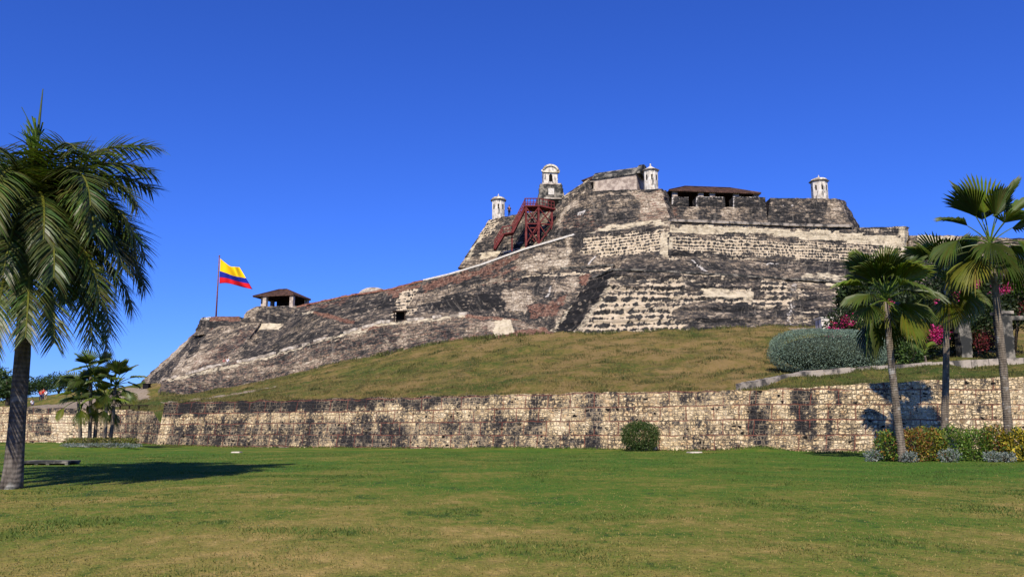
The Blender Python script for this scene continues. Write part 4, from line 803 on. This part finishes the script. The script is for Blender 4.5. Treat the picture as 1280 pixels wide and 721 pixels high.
fan_palm(lz(1178, 37.5), P(1183, 352, 37.5), .165, fan_set(22, 9, 1.1, 1.55, .5, 38), 'middle fan palm with a straight dark trunk in the shade between the other two', 9, GR)
tall = [(100, 84, 1.35, 2.0, .12), (160, 72, 1.35, 1.95, .2), (15, 68, 1.4, 2.0, .2), (-60, 76, 1.1, 1.6, .25), (80, 66, 1.3, 1.8, .3), (200, 62, 1.3, 1.75, .3), (-10, 58, 1.3, 1.8, .35), (0, 40, 1.2, 1.6, .5), (185, 45, 1.2, 1.5, .6), (-120, 5, 1.0, 1.5, .95), (-60, 8, 1.1, 1.6, .9), (-20, 5, 1.3, 1.5, .8), (20, 12, 1.3, 1.6, .8), (200, 14, 1.9, 1.5, 1.1), (165, 5, 1.4, 1.4, 1.0), (-100, -20, 1.0, 1.4, .8), (-40, -25, 1.2, 1.5, .8), (10, -22, 1.3, 1.5, .8), (-150, -20, 1.3, 1.5, .9), (90, 10, 1.2, 1.5, .8), (130, -15, 1.2, 1.4, .8), (-170, -35, 1.1, 1.3, .6), (-80, 45, 1.1, 1.3, .6)]
fan_palm(lz(1263, 33.8), P(1238, 306, 33.6), .17, tall, 'tallest fan palm, rightmost by the yellow croton, with big upright fans', 13, GR, bend=.05)
GL = 'small fan palm cluster in the far left flower bed'
for i, (bx, cx_, cy_, D, n, lb) in enumerate(((101, 98, 500, 55.2, 15, 'leftmost and lowest leaning palm of the small far cluster'), (112, 113, 470, 55.5, 20, 'tallest palm of the small far cluster'), (117.5, 122, 492, 56.0, 15, 'pale stemmed palm tucked in the middle of the small far cluster'), (130, 133, 502, 55.2, 14, 'low dark palm right of the centre of the small far cluster'), (137, 144, 483, 55.5, 20, 'rightmost palm of the small far cluster, broad crowned'))):
    bp = lz(bx, D, 553); fan_palm(bp, P(cx_, cy_, D), .13, fan_set(n-2, 20+i, .95, 1.15, .42, 30), lb, 20+i, GL, merge=True, nseg=16)
bp = ground(1157, 51.5); fan_palm(bp, bp+Vector((0, 0, .75)), .08, [(20, 60, .5, .7, .4), (90, 70, .5, .7, .3), (160, 55, .5, .7, .4), (-60, 50, .5, .6, .5), (-130, 40, .5, .6, .5)], 'young yellowish palm sprouting beside the kerb under the bougainvillea', 40, None, merge=True, shag=False)

# ================================================================ SHRUBS, HEDGE, TREES
def leaf_mass(m, c, rad, n, size, cols, shape=2.4, lump=.25, seed=0, asp=1.8, flat=False, upb=.3, shell=.55, lsc=1.2):
    rg = np.random.default_rng(seed); c = np.array(c); rad = np.array(rad); d = rg.normal(size=(n, 3)); d /= np.linalg.norm(d, axis=1)[:, None]
    sup = (np.abs(d)**shape).sum(1)**(-1/shape); r = 1-(1-shell)*rg.random(n)**1.6
    off = np.array([mnoise.noise(Vector(x)*lsc+Vector((seed*3.1, 0, 0))) for x in d*2.0])
    p = d*(sup*r*(1+lump*off))[:, None]*rad+c
    if flat: p[:, 2] = np.maximum(p[:, 2], c[2]-rad[2]*.98)
    for i in range(n):
        q = Vector(p[i]); dv = (Vector(d[i]*.8)+Vector((0, 0, upb))+Vector(rg.normal(size=3)*.7)).normalized(); sx = dv.cross(Vector(rg.normal(size=3))).normalized()
        L = size*rg.uniform(.7, 1.3); W = L/asp*.5; cl = cols[int(rg.integers(len(cols)))]; v = rg.uniform(.75, 1.25)
        m.add([q, q+dv*L*.5+sx*W, q+dv*L, q+dv*L*.5-sx*W], [(0, 1, 2, 3)], tuple(x*v for x in cl))
def stems(m, base, top, n, r, spread, seed=0):
    s = random.Random(seed)
    for k in range(n):
        a = s.uniform(0, 6.28); e = Vector(top)+Vector((math.cos(a)*spread*s.uniform(.3, 1), math.sin(a)*spread*s.uniform(.3, 1), s.uniform(-.3, .1))); b = Vector(base)+Vector((math.cos(a)*r*2, math.sin(a)*r*2, -.1)); mid = b.lerp(e, .5)+Vector((s.uniform(-.1, .1), s.uniform(-.1, .1), .1)); m.tube([b, mid, e], [r, r*.7, r*.35], 6)
def shrub(name, label, cat, base, rad, n, size, cols, seed=0, mat='leaf', group=None, **kw):
    t = empty(name, base, label, cat, group); m = MB(); leaf_mass(m, base+Vector((0, 0, rad[2])), rad, n, size, cols, seed=seed, flat=True, **kw); m.build('foliage', M[mat], t)
    m = MB(); stems(m, base, base+Vector((0, 0, rad[2]*1.2)), 6, .03 if rad[2] < 1 else .05, rad[0]*.6, seed); m.build('stem', M['twig'], t, smooth=True); return t
G1 = [(.045, .085, .015), (.06, .10, .02), (.03, .06, .012), (.09, .11, .03)]
shrub('round_bush', 'round green bush growing alone against the long retaining wall', 'bush', lz(801, 45.6, 562), (1.02, .85, .80), 10000, .08, G1, 51, lump=.22, shape=2.3, lsc=2.2)
# clipped silver bush
c = ground(1037, 54.2); SV = [(.16, .23, .165), (.13, .19, .135), (.20, .27, .20), (.10, .14, .10)]
t = empty('clipped_bush', c, 'long rounded clipped grey green bush on the hill above the kerb', 'bush'); m = MB()
leaf_mass(m, c+Vector((-.1, 0, 1.3)), (3.95, 1.9, 1.55), 34000, .095, SV, seed=61, shape=2.45, lump=.10, flat=True, shell=.82, upb=.7, asp=2.4, lsc=.7); m.build('foliage', M['silver'], t)
m = MB(); m.lathe((0, 0, 0), [(math.cos(a)+.001, math.sin(a)) for a in np.linspace(-1.3, 1.5, 10)], 20); m.v = [tuple(c+Vector((-.1+3.3*v[0], 1.45*v[1], 1.2+1.15*v[2]))) for v in m.v]; m.build('dark_core', M['darkcore'], t, smooth=True)  # solid core filling the leaf shell, coloured dark for the shaded inside
m = MB(); stems(m, c-Vector((0, 0, .3)), c+Vector((0, 0, 1.2)), 14, .06, 2.6, 5); m.build('stem', M['twig'], t, smooth=True)
# hedge plants along the right wall
HG = 'mixed hedge plants at the foot of the right palms'
CR = [(.26, .11, .025), (.36, .24, .035), (.13, .16, .022), (.15, .05, .02), (.07, .10, .015)]; YL = [(.50, .36, .03), (.34, .30, .03), (.10, .14, .02), (.55, .42, .05), (.05, .07, .012)]; GY = [(.19, .21, .025), (.10, .15, .02), (.30, .26, .03), (.05, .07, .012)]; GG = [(.08, .16, .018), (.12, .21, .024), (.045, .08, .012), (.19, .23, .03)]
for i, (px_, D, rx, rz, n, sz, cols, lb) in enumerate(((1111, 34.2, .46, .60, 1500, .12, GG+CR[:1], 'dark green shrub at the left end of the right hand hedge'), (1143, 34.0, .55, .66, 1900, .13, CR, 'orange and brown croton in the hedge beside the leftmost palm trunk'), (1165, 34.3, .55, .70, 1800, .13, GY+CR[:1], 'yellow green croton in the hedge left of the middle palm'), (1193, 34.2, .62, .68, 2200, .11, GG, 'bright green hedge shrub in front of the middle palm trunk'), (1222, 34.2, .62, .66, 2200, .11, GG, 'bright green hedge shrub right of the middle palm trunk'), (1246, 34.0, .48, .70, 1500, .13, CR+GY, 'mottled brown and green croton between the green hedge and the yellow croton'), (1272, 33.6, .55, .66, 1500, .17, YL, 'bright yellow croton at the right edge beside the tallest palm'), (1300, 33.6, .55, .62, 1300, .17, YL, 'yellow croton cut off by the right edge of the photo'))):
    shrub('hedge_shrub', lb, 'shrub', lz(px_, D, 573), (rx, .6, rz), n, sz, cols, 70+i, group=HG, lump=.35, asp=2.3, shape=2.6, shell=.4)
SG = [(.19, .22, .20), (.11, .14, .11), (.22, .24, .21)]
for i, (px_, D, r_, lb) in enumerate(((1092, 34.2, .30, 'silver grey plant at the left tip of the hedge'), (1137, 33.2, .26, 'silver grey plant at the foot of the orange croton'), (1187, 33.2, .34, 'silver grey plant at the foot of the bright green hedge'), (1241, 33.1, .26, 'silver grey plant left of the yellow croton'), (1259, 33.0, .24, 'silver grey plant at the foot of the yellow croton'))):
    shrub('silver_plant', lb, 'plant', lz(px_, D, 574), (r_*1.2, .28, r_*.75), 420, .09, SG, 90+i, 'silver', 'silver edging plants before the hedge', lump=.3, asp=2.6)
# far left flower bed
t = lz(128, 65, 553)
shrub('flower_bed_hedge', 'low clipped yellow green hedge around the far left palm cluster', 'hedge', lz(127, 55.3, 553), (2.2, 1.0, .2), 4200, .10, [(.16, .17, .03), (.10, .13, .025), (.22, .17, .04), (.05, .07, .015)], 101, shape=6, lump=.08)
shrub('edging_plants', 'pale grey edging plants in front of the far left hedge', 'plants', lz(127, 53.9, 555), (2.5, .35, .10), 1800, .09, SG, 102, 'silver', shape=6, lump=.15)
# bougainvillea and dark trees on the right
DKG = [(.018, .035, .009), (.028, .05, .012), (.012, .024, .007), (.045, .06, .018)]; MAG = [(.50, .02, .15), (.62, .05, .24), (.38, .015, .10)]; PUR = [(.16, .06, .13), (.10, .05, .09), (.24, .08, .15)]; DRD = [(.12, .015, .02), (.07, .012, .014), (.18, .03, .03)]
def flowering(px_, D, rad, zc, n, label, clumps, seed, und=DKG):
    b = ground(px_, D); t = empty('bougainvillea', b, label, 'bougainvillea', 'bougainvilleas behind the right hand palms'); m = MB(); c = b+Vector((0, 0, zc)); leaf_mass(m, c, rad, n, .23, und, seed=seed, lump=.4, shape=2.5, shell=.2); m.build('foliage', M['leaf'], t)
    for i, (dx, dy, dz, r_, nn, cl) in enumerate(clumps):
        f = MB(); leaf_mass(f, c+Vector((dx*rad[0], dy*rad[1], dz*rad[2])), (r_, r_*.7, r_*.8), nn, .13, cl, seed=seed+i+1, lump=.5, shell=.2, asp=1.2); f.build('flower_spray', M['petal'], t)
    m = MB(); stems(m, b, c, 7, .07, rad[0]*.6, seed); m.build('trunk', M['twig'], t, smooth=True)
flowering(1060, 60, (1.5, 1.0, 1.8), 2.2, 2400, 'magenta bougainvillea peeping out left of the shorter fan palm', [(-.6, -.5, -.1, .75, 330, MAG), (-.1, -.7, .35, .5, 120, MAG), (.5, -.6, .6, .4, 80, MAG)], 120)
flowering(1130, 56, (3.0, 1.6, 2.5), 2.7, 11000, 'dark bougainvillea with a bright magenta spray between the left two palms', [(.55, -.95, -.35, .75, 420, MAG), (.1, -.95, .1, .45, 80, MAG), (-.5, -.9, .5, .4, 70, MAG), (.7, -.9, .5, .4, 70, MAG)], 130)
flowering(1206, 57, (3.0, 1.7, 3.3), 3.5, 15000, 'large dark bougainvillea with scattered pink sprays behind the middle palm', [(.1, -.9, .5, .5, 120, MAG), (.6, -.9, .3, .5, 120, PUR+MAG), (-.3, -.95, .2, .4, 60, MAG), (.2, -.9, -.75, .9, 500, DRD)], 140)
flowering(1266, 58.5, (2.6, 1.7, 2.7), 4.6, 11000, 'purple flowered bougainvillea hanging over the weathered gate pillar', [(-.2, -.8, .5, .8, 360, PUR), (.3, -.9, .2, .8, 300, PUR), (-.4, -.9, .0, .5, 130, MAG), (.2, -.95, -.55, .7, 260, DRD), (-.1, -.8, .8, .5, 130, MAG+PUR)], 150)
shrub('leafy_bush', 'small bright green bush under the dark bougainvillea by the kerb', 'bush', ground(1140, 53.5), (.8, .6, .75), 900, .18, [(.05, .10, .02), (.09, .15, .03), (.03, .06, .012)], 160, lump=.4, asp=2)
def tree(px_, D, h, rad, n, label, seed, cols, group=None):
    b = ground(px_, D); t = empty('tree', b, label, 'tree', group); m = MB(); m.tube([b-Vector((0, 0, .4)), b+Vector((.1, 0, h*.4)), b+Vector((.0, 0, h*.75))], [.3, .22, .1], 8); stems(m, b+Vector((0, 0, h*.35)), b+Vector((0, 0, h*.8)), 6, .09, rad[0]*.6, seed); m.build('trunk', M['twig'], t, smooth=True)
    g = MB(); s = random.Random(seed)
    for i in range(7): leaf_mass(g, b+Vector((s.uniform(-.6, .6)*rad[0], s.uniform(-.5, .5)*rad[1], h*.68+s.uniform(-.45, .4)*rad[2])), (rad[0]*.55, rad[1]*.55, rad[2]*.5), n//7, .34, cols, seed=seed*9+i, lump=.5, shell=.3)
    g.build('crown', M['leaf'], t)
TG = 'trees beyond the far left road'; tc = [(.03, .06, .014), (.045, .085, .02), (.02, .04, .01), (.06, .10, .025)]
for i, (px_, D, h, rx, rz, lb) in enumerate(((8, 92, 4.4, 2.2, 1.9, 'dense green tree behind the left palm trunks, nearest of the distant trees'), (-25, 96, 5.0, 2.6, 2.0, 'green tree at the very left edge behind the far wall'), (50, 172, 5.2, 3.6, 2.2, 'low dark tree behind the people on the left road'), (72, 176, 6.0, 4.2, 2.6, 'rounded dark tree right of the people on the left road'), (95, 180, 5.6, 4.0, 2.4, 'dark tree half hidden behind the small palm cluster'), (28, 170, 4.0, 3.0, 1.8, 'lowest dark tree just right of the left palm trunk'))):
    tree(px_, D, h, (rx, rx*.8, rz), 2600, lb, 170+i, tc, TG)

for i, (px_, D, h, rx, rz, lb) in enumerate(((1098, 66, 5.6, 2.6, 2.4, 'dark leafy tree behind the shorter fan palm at the end of the silver bush'), (1232, 68, 7.6, 3.2, 3.4, 'dark leafy tree behind the bougainvilleas between the middle and tallest palms'))):
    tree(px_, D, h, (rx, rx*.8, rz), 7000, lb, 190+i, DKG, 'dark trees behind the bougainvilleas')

# ================================================================ PEOPLE
def person(loc, label, shirt, trousers, rz=0, stride=.12, arm=.1, hair='hair', h=1.72, bent=0, group=None):
    t = empty('person', loc, label, 'person', group); k = h/1.75; ca, sa = math.cos(rz), math.sin(rz)
    def W(x, y, z): return Vector((x*ca-y*sa, x*sa+y*ca, z))*k
    J = {'pelvis': (0, 0, .95, .15), 'waist': (0, 0, 1.1, .13), 'chest': (0, bent*.5, 1.32, .155), 'neck': (0, bent*.7, 1.49, .06), 'head': (0, bent*.8-.02, 1.62, .085), 'crown': (0, bent*.8, 1.70, .085),
         'hipL': (-.1, 0, .88, .095), 'kneeL': (-.11, -stride, .5, .065), 'ankL': (-.12, stride*.9, .09, .045), 'toeL': (-.13, stride*.9-.16, .03, .035), 'hipR': (.1, 0, .88, .095), 'kneeR': (.11, stride*.4, .5, .065), 'ankR': (.12, -stride*.5+.1, .09, .045), 'toeR': (.13, -stride*.5-.06, .03, .035),
         'shL': (-.19, bent*.6, 1.42, .06), 'elL': (-.26, bent*.5+.05, 1.14, .045), 'wrL': (-.27, bent*.5-.1-arm, .93, .034), 'haL': (-.27, bent*.5-.14-arm, .84, .036), 'shR': (.19, bent*.6, 1.42, .06), 'elR': (.26, bent*.5+.05, 1.14, .045), 'wrR': (.27, bent*.5-.08, .92, .034), 'haR': (.27, bent*.5-.12, .83, .036)}
    E = [('pelvis', 'waist'), ('waist', 'chest'), ('chest', 'neck'), ('neck', 'head'), ('head', 'crown'), ('pelvis', 'hipL'), ('hipL', 'kneeL'), ('kneeL', 'ankL'), ('ankL', 'toeL'), ('pelvis', 'hipR'), ('hipR', 'kneeR'), ('kneeR', 'ankR'), ('ankR', 'toeR'), ('chest', 'shL'), ('shL', 'elL'), ('elL', 'wrL'), ('wrL', 'haL'), ('chest', 'shR'), ('shR', 'elR'), ('elR', 'wrR'), ('wrR', 'haR')]
    def skinned(name, keys, grow, mt, sub=2):
        ix = {q: i for i, q in enumerate(keys)}; me = bpy.data.meshes.new(name); me.from_pydata([W(*J[q][:3]) for q in keys], [(ix[a], ix[b]) for a, b in E if a in ix and b in ix], [])
        o = bpy.data.objects.new(name, me); COL.objects.link(o); o.modifiers.new('s', 'SKIN'); o.modifiers.new('d', 'SUBSURF').levels = sub
        for i, q in enumerate(keys): r = (J[q][3]+grow)*k; me.skin_vertices[0].data[i].radius = (r, r*.8); me.skin_vertices[0].data[i].use_root = i == 0
        dg = bpy.context.evaluated_depsgraph_get(); nm = bpy.data.meshes.new_from_object(o.evaluated_get(dg)); bpy.data.objects.remove(o); nm.name = name
        nm.materials.clear(); nm.materials.append(mt); nm.polygons.foreach_set('use_smooth', [True]*len(nm.polygons)); o = bpy.data.objects.new(name, nm); COL.objects.link(o); o.parent = t; return o
    skinned('body', list(J), 0, M['skin'])
    skinned('shirt', ['waist', 'pelvis', 'chest', 'shL', 'elL', 'shR', 'elR'], .022, shirt); skinned('trousers', ['pelvis', 'hipL', 'kneeL', 'ankL', 'hipR', 'kneeR', 'ankR'], .02, trousers)
    m = MB(); c = W(0, bent*.8+.012, 1.70)
    m.lathe((0, 0, 0), [(.095*math.cos(a)*k+.001, .11*math.sin(a)*k) for a in (-.25, .1, .5, .9, 1.3, 1.52)], 12); m.v = [tuple(Vector(v)+c+Vector(loc)) for v in m.v]; m.build('hair', M[hair], t, smooth=True)
    for s in (-1, 1): 
        m = MB(); e = W(s*.032, bent*.8-.088, 1.645)+Vector(loc); m.lathe(e-Vector((0, 0, .01)), [(.002, 0), (.012, .006), (.012, .014), (.002, .02)], 6); m.build('eye', M['hair'], t)
PG = 'visitors walking at the fortress'
person(ground(50.5, 131), 'person in a bright red shirt and navy shorts standing on the far left road', M['cred'], M['cnavy'], .5, group=PG, h=1.85)
person(ground(53.5, 132), 'person in a dark navy top close beside the red shirted visitor', M['cred'], M['cnavy'], -.4, group=PG, h=1.8)
person(ground(56.6, 131), 'person in a white shirt right of the red shirted visitor', M['cwhite'], M['ckhaki'], 2.8, group=PG, h=1.7)
person(ground(39.5, 126), 'person in white bending lower down the left road beside the palm trunk', M['cwhite'], M['cnavy'], 1.2, group=PG, h=1.75)
person(ground(31.5, 126), 'person in a pink top half hidden by the left palm trunk', M['cpink'], M['ckhaki'], -.8, group=PG, h=1.7)
b = P(636.5, 270.5, 116.5); person(b+Vector((0, 0, -.05)), 'person in black standing beside the left sentry box on the citadel wall', M['cblack'], M['cblack'], .3, group=PG, h=1.75)
b = P(279, 459.2, 115.9); person(b+Vector((0, .3, -.1)), 'person in a pink shirt leaning at the ramp wall coping', M['cpink'], M['ckhaki'], 1.0, group=PG, h=1.5)
b = P(283, 459, 115.7); person(b+Vector((0, .3, -.1)), 'person in a white shirt on the ramp above the rubble wall', M['cwhite'], M['ckhaki'], -.5, group=PG, h=1.6)

# ================================================================ SMALL THINGS ON THE LAWN AND HILL
b = lz(56, 30.4, 580); t = empty('drain_slab', b, 'low cracked stone drain slab in the palm shadow on the left lawn', 'slab')
m = MB(); m.box(b+Vector((0, .4, .10)), (1.75, .9, .08)); m.build('cover', M['vault'], t)
m = MB()
for x in (-.82, -.3, .12, .82): m.box(b+Vector((x, .02, .05)), (.12, .12, .12))
m.box(b+Vector((0, .78, .03)), (1.7, .1, .12)); m.build('support', M['vault'], t)
m = MB(); m.box(b+Vector((0, .25, .03)), (1.6, .4, .11)); m.build('opening', M['hole'], t)
for i, (px_, py_, D, w_, lb) in enumerate(((104, 559, 54, .55, 'flat pale stone on the grass by the quoined wall corner'), (296, 563, 46.5, .5, 'flat pale stone on the grass before the long wall, left half'), (868, 564.5, 42.2, .7, 'flat pale stone plate on the grass right of the round bush'))):
    b = lz(px_, D, py_); m = MB(); m.box(b+Vector((0, 0, .03)), (w_, .45, .06), random.uniform(-.3, .3), .9); tag(m.build('stone_plate', M['stone'], loc=b), lb, 'stone', 'flat stones on the lawn')
b = P(183, 488.5, 124); m = MB(); m.box(b+Vector((0, 0, .5)), (.9, .9, 1.1), 0, .94); m.box(b+Vector((0, 0, 1.1)), (1.05, 1.05, .1)); tag(m.build('litter_bin', M['cblack'], loc=b), 'dark square bin on the bare path at the foot of the leftmost bastion', 'bin')
a_, b_ = ground(160, 82), ground(183, 80); m = MB(); m.bar(P(150, 506.5, 75), P(184, 506.5, 72.5), .3, .1); 
for f in (0, .35, .7): m.box(P(150, 506.5, 75).lerp(P(184, 506.5, 72.5), .01+f)+Vector((0, 0, -.45)), (.1, .1, .9))
tag(m.build('railing', M['dark'], loc=P(165, 514, 74)), 'dark low railing on the short wall behind the palm cluster', 'railing')

# grass blades on the near lawn
def blades(n, seed):
    rg = np.random.default_rng(seed); D = 7+38*rg.random(n)**1.25; x = rg.uniform(-.72, .72, n)*D; y = D
    keep = np.array([mnoise.fractal(Vector((a*.5, b*.5, 0)), 1, 2, 3) for a, b in zip(x, y)]); clump = np.clip((keep+.1)*1.4, 0, 1)
    ok = rg.random(n) < .35+.65*clump; x, y, clump, keep = x[ok], y[ok], clump[ok], keep[ok]; n = len(x); z = lawn_z(x, y)
    h = rg.uniform(.010, .026, n)*(1+1.0*clump**3)*(1+.012*y); a = rg.uniform(0, 6.283, n); w_ = rg.uniform(.004, .008, n)*(1+.05*y); lean = rg.uniform(.3, 1.1, n)*h; la = rg.uniform(0, 6.283, n)
    V = np.zeros((n, 3, 3)); V[:, 0] = np.stack([x-np.cos(a)*w_, y-np.sin(a)*w_, z-.004], 1); V[:, 1] = np.stack([x+np.cos(a)*w_, y+np.sin(a)*w_, z-.004], 1); V[:, 2] = np.stack([x+np.cos(la)*lean, y+np.sin(la)*lean, z+h], 1)
    lu = np.clip(lush(x, y)+keep*1.1+rg.normal(size=n)*.22+.24, 0, 1)[:, None]
    c = np.array([[.25, .20, .058]])*(1-lu)+np.array([[.085, .130, .021]])*lu; c *= rg.uniform(.65, 1.3, n)[:, None]
    me = bpy.data.meshes.new('grass'); me.vertices.add(3*n); me.vertices.foreach_set('co', V.ravel()); me.loops.add(3*n); me.loops.foreach_set('vertex_index', np.arange(3*n)); me.polygons.add(n); me.polygons.foreach_set('loop_start', np.arange(0, 3*n, 3)); me.update(calc_edges=True)
    at = me.attributes.new('tint', 'FLOAT_COLOR', 'POINT'); C = np.ones((3*n, 4)); C[:, :3] = np.repeat(c, 3, 0); at.data.foreach_set('color', C.ravel()); me.materials.append(M['grass'])
    o = bpy.data.objects.new('grass', me); COL.objects.link(o); tag(o, 'short patchy lawn grass with dry tufts', 'grass', kind='stuff')
blades(240000, 5)
def tuft_mesh(x, y, z, h, col, rg, name, label, wd=.35):
    n = len(x); a = rg.uniform(0, 6.283, n); w_ = h*rg.uniform(wd*.5, wd, n); la = rg.uniform(0, 6.283, n); lean = h*rg.uniform(.1, .8, n); V = np.zeros((n, 3, 3))
    V[:, 0] = np.stack([x-np.cos(a)*w_, y-np.sin(a)*w_, z-.04], 1); V[:, 1] = np.stack([x+np.cos(a)*w_, y+np.sin(a)*w_, z-.04], 1); V[:, 2] = np.stack([x+np.cos(la)*lean, y+np.sin(la)*lean, z+h], 1)
    me = bpy.data.meshes.new(name); me.vertices.add(3*n); me.vertices.foreach_set('co', V.ravel()); me.loops.add(3*n); me.loops.foreach_set('vertex_index', np.arange(3*n)); me.polygons.add(n); me.polygons.foreach_set('loop_start', np.arange(0, 3*n, 3)); me.update(calc_edges=True)
    at = me.attributes.new('tint', 'FLOAT_COLOR', 'POINT'); C = np.ones((3*n, 4)); C[:, :3] = np.repeat(col, 3, 0); at.data.foreach_set('color', C.ravel()); me.materials.append(M['grass'])
    o = bpy.data.objects.new(name, me); COL.objects.link(o); tag(o, label, 'grass', kind='stuff')
rg = np.random.default_rng(11); n = 200000
x = rg.uniform(-45, 42, n); y = wall_y(x)+.5+rg.random(n)**1.3*48; px, py = project(np.stack([x, y, hill_z(x, y)], 1))
cl = np.array([mnoise.fractal(Vector((a*.45, b*.45, 7)), 1, 2, 4) for a, b in zip(x, y)]); ok = (cl+rg.normal(size=n)*.22 > -.05) & (px > 150) & (px < 1290)
foot = np.array([P(*q) for q in G_bot[:-1]+F_bot]); ok &= y < np.interp(x, foot[:, 0], foot[:, 1])+.3
x, y, cl = x[ok], y[ok], cl[ok]; n = len(x); g = np.clip(cl*1.0+.3+rg.normal(size=n)*.2+sstep(5, 25, x)*sstep(60, 50, y)*.5, 0, 1)[:, None]
zt_ = hill_z(x, y)+np.array([.34*fbm((a, b, 0), .22, 3)+.15*fbm((a, b, 4), .9, 3) for a, b in zip(x, y)])*sstep(0, 3, y-wall_y(x)-.35)
tuft_mesh(x, y, zt_, rg.uniform(.05, .16, n)*(1+1.0*np.clip(cl, 0, 1)), (np.array([[.22, .16, .055]])*(1-g)+np.array([[.075, .085, .022]])*g)*rg.uniform(.7, 1.3, n)[:, None], rg, 'hill_grass_tufts', 'dry tufted grass covering the hill below the fortress')
n = 16000; x = rg.uniform(-70, 34, n); y = wall_y(x)-rg.uniform(.25, 1.0, n)-.35; ok = np.array([mnoise.noise(Vector((a*.7, 3, 0))) for a in x])+rg.normal(size=n)*.2 > -.2; x, y = x[ok], y[ok]; n = len(x)
tuft_mesh(x, y, lawn_z(x, y), rg.uniform(.04, .16, n), np.array([[.09, .125, .022]])*rg.uniform(.6, 1.4, n)[:, None], rg, 'wall_foot_weeds', 'uneven fringe of longer grass along the foot of the low walls')

n = 9000; seg = np.array([P(*q) for q in G_bot[:-1]+F_bot[1:-1]]); f = rg.uniform(0, len(seg)-1.001, n); i = f.astype(int); g = (f-i)[:, None]; pp = seg[i]*(1-g)+seg[i+1]*g
x = pp[:, 0]+rg.normal(size=n)*.25; y = pp[:, 1]-np.abs(rg.normal(size=n))*.7; ok = np.array([mnoise.fractal(Vector((a*.35, 3, 1)), 1, 2, 3) for a in x])+rg.normal(size=n)*.15 > .0; x, y = x[ok], y[ok]; n = len(x)
tuft_mesh(x, y, hill_z(x, y), rg.uniform(.12, .55, n), np.array([[.085, .09, .026]])*rg.uniform(.5, 1.7, n)[:, None], rg, 'fort_foot_weeds', 'straggling weeds along the foot of the fortress walls', .22)
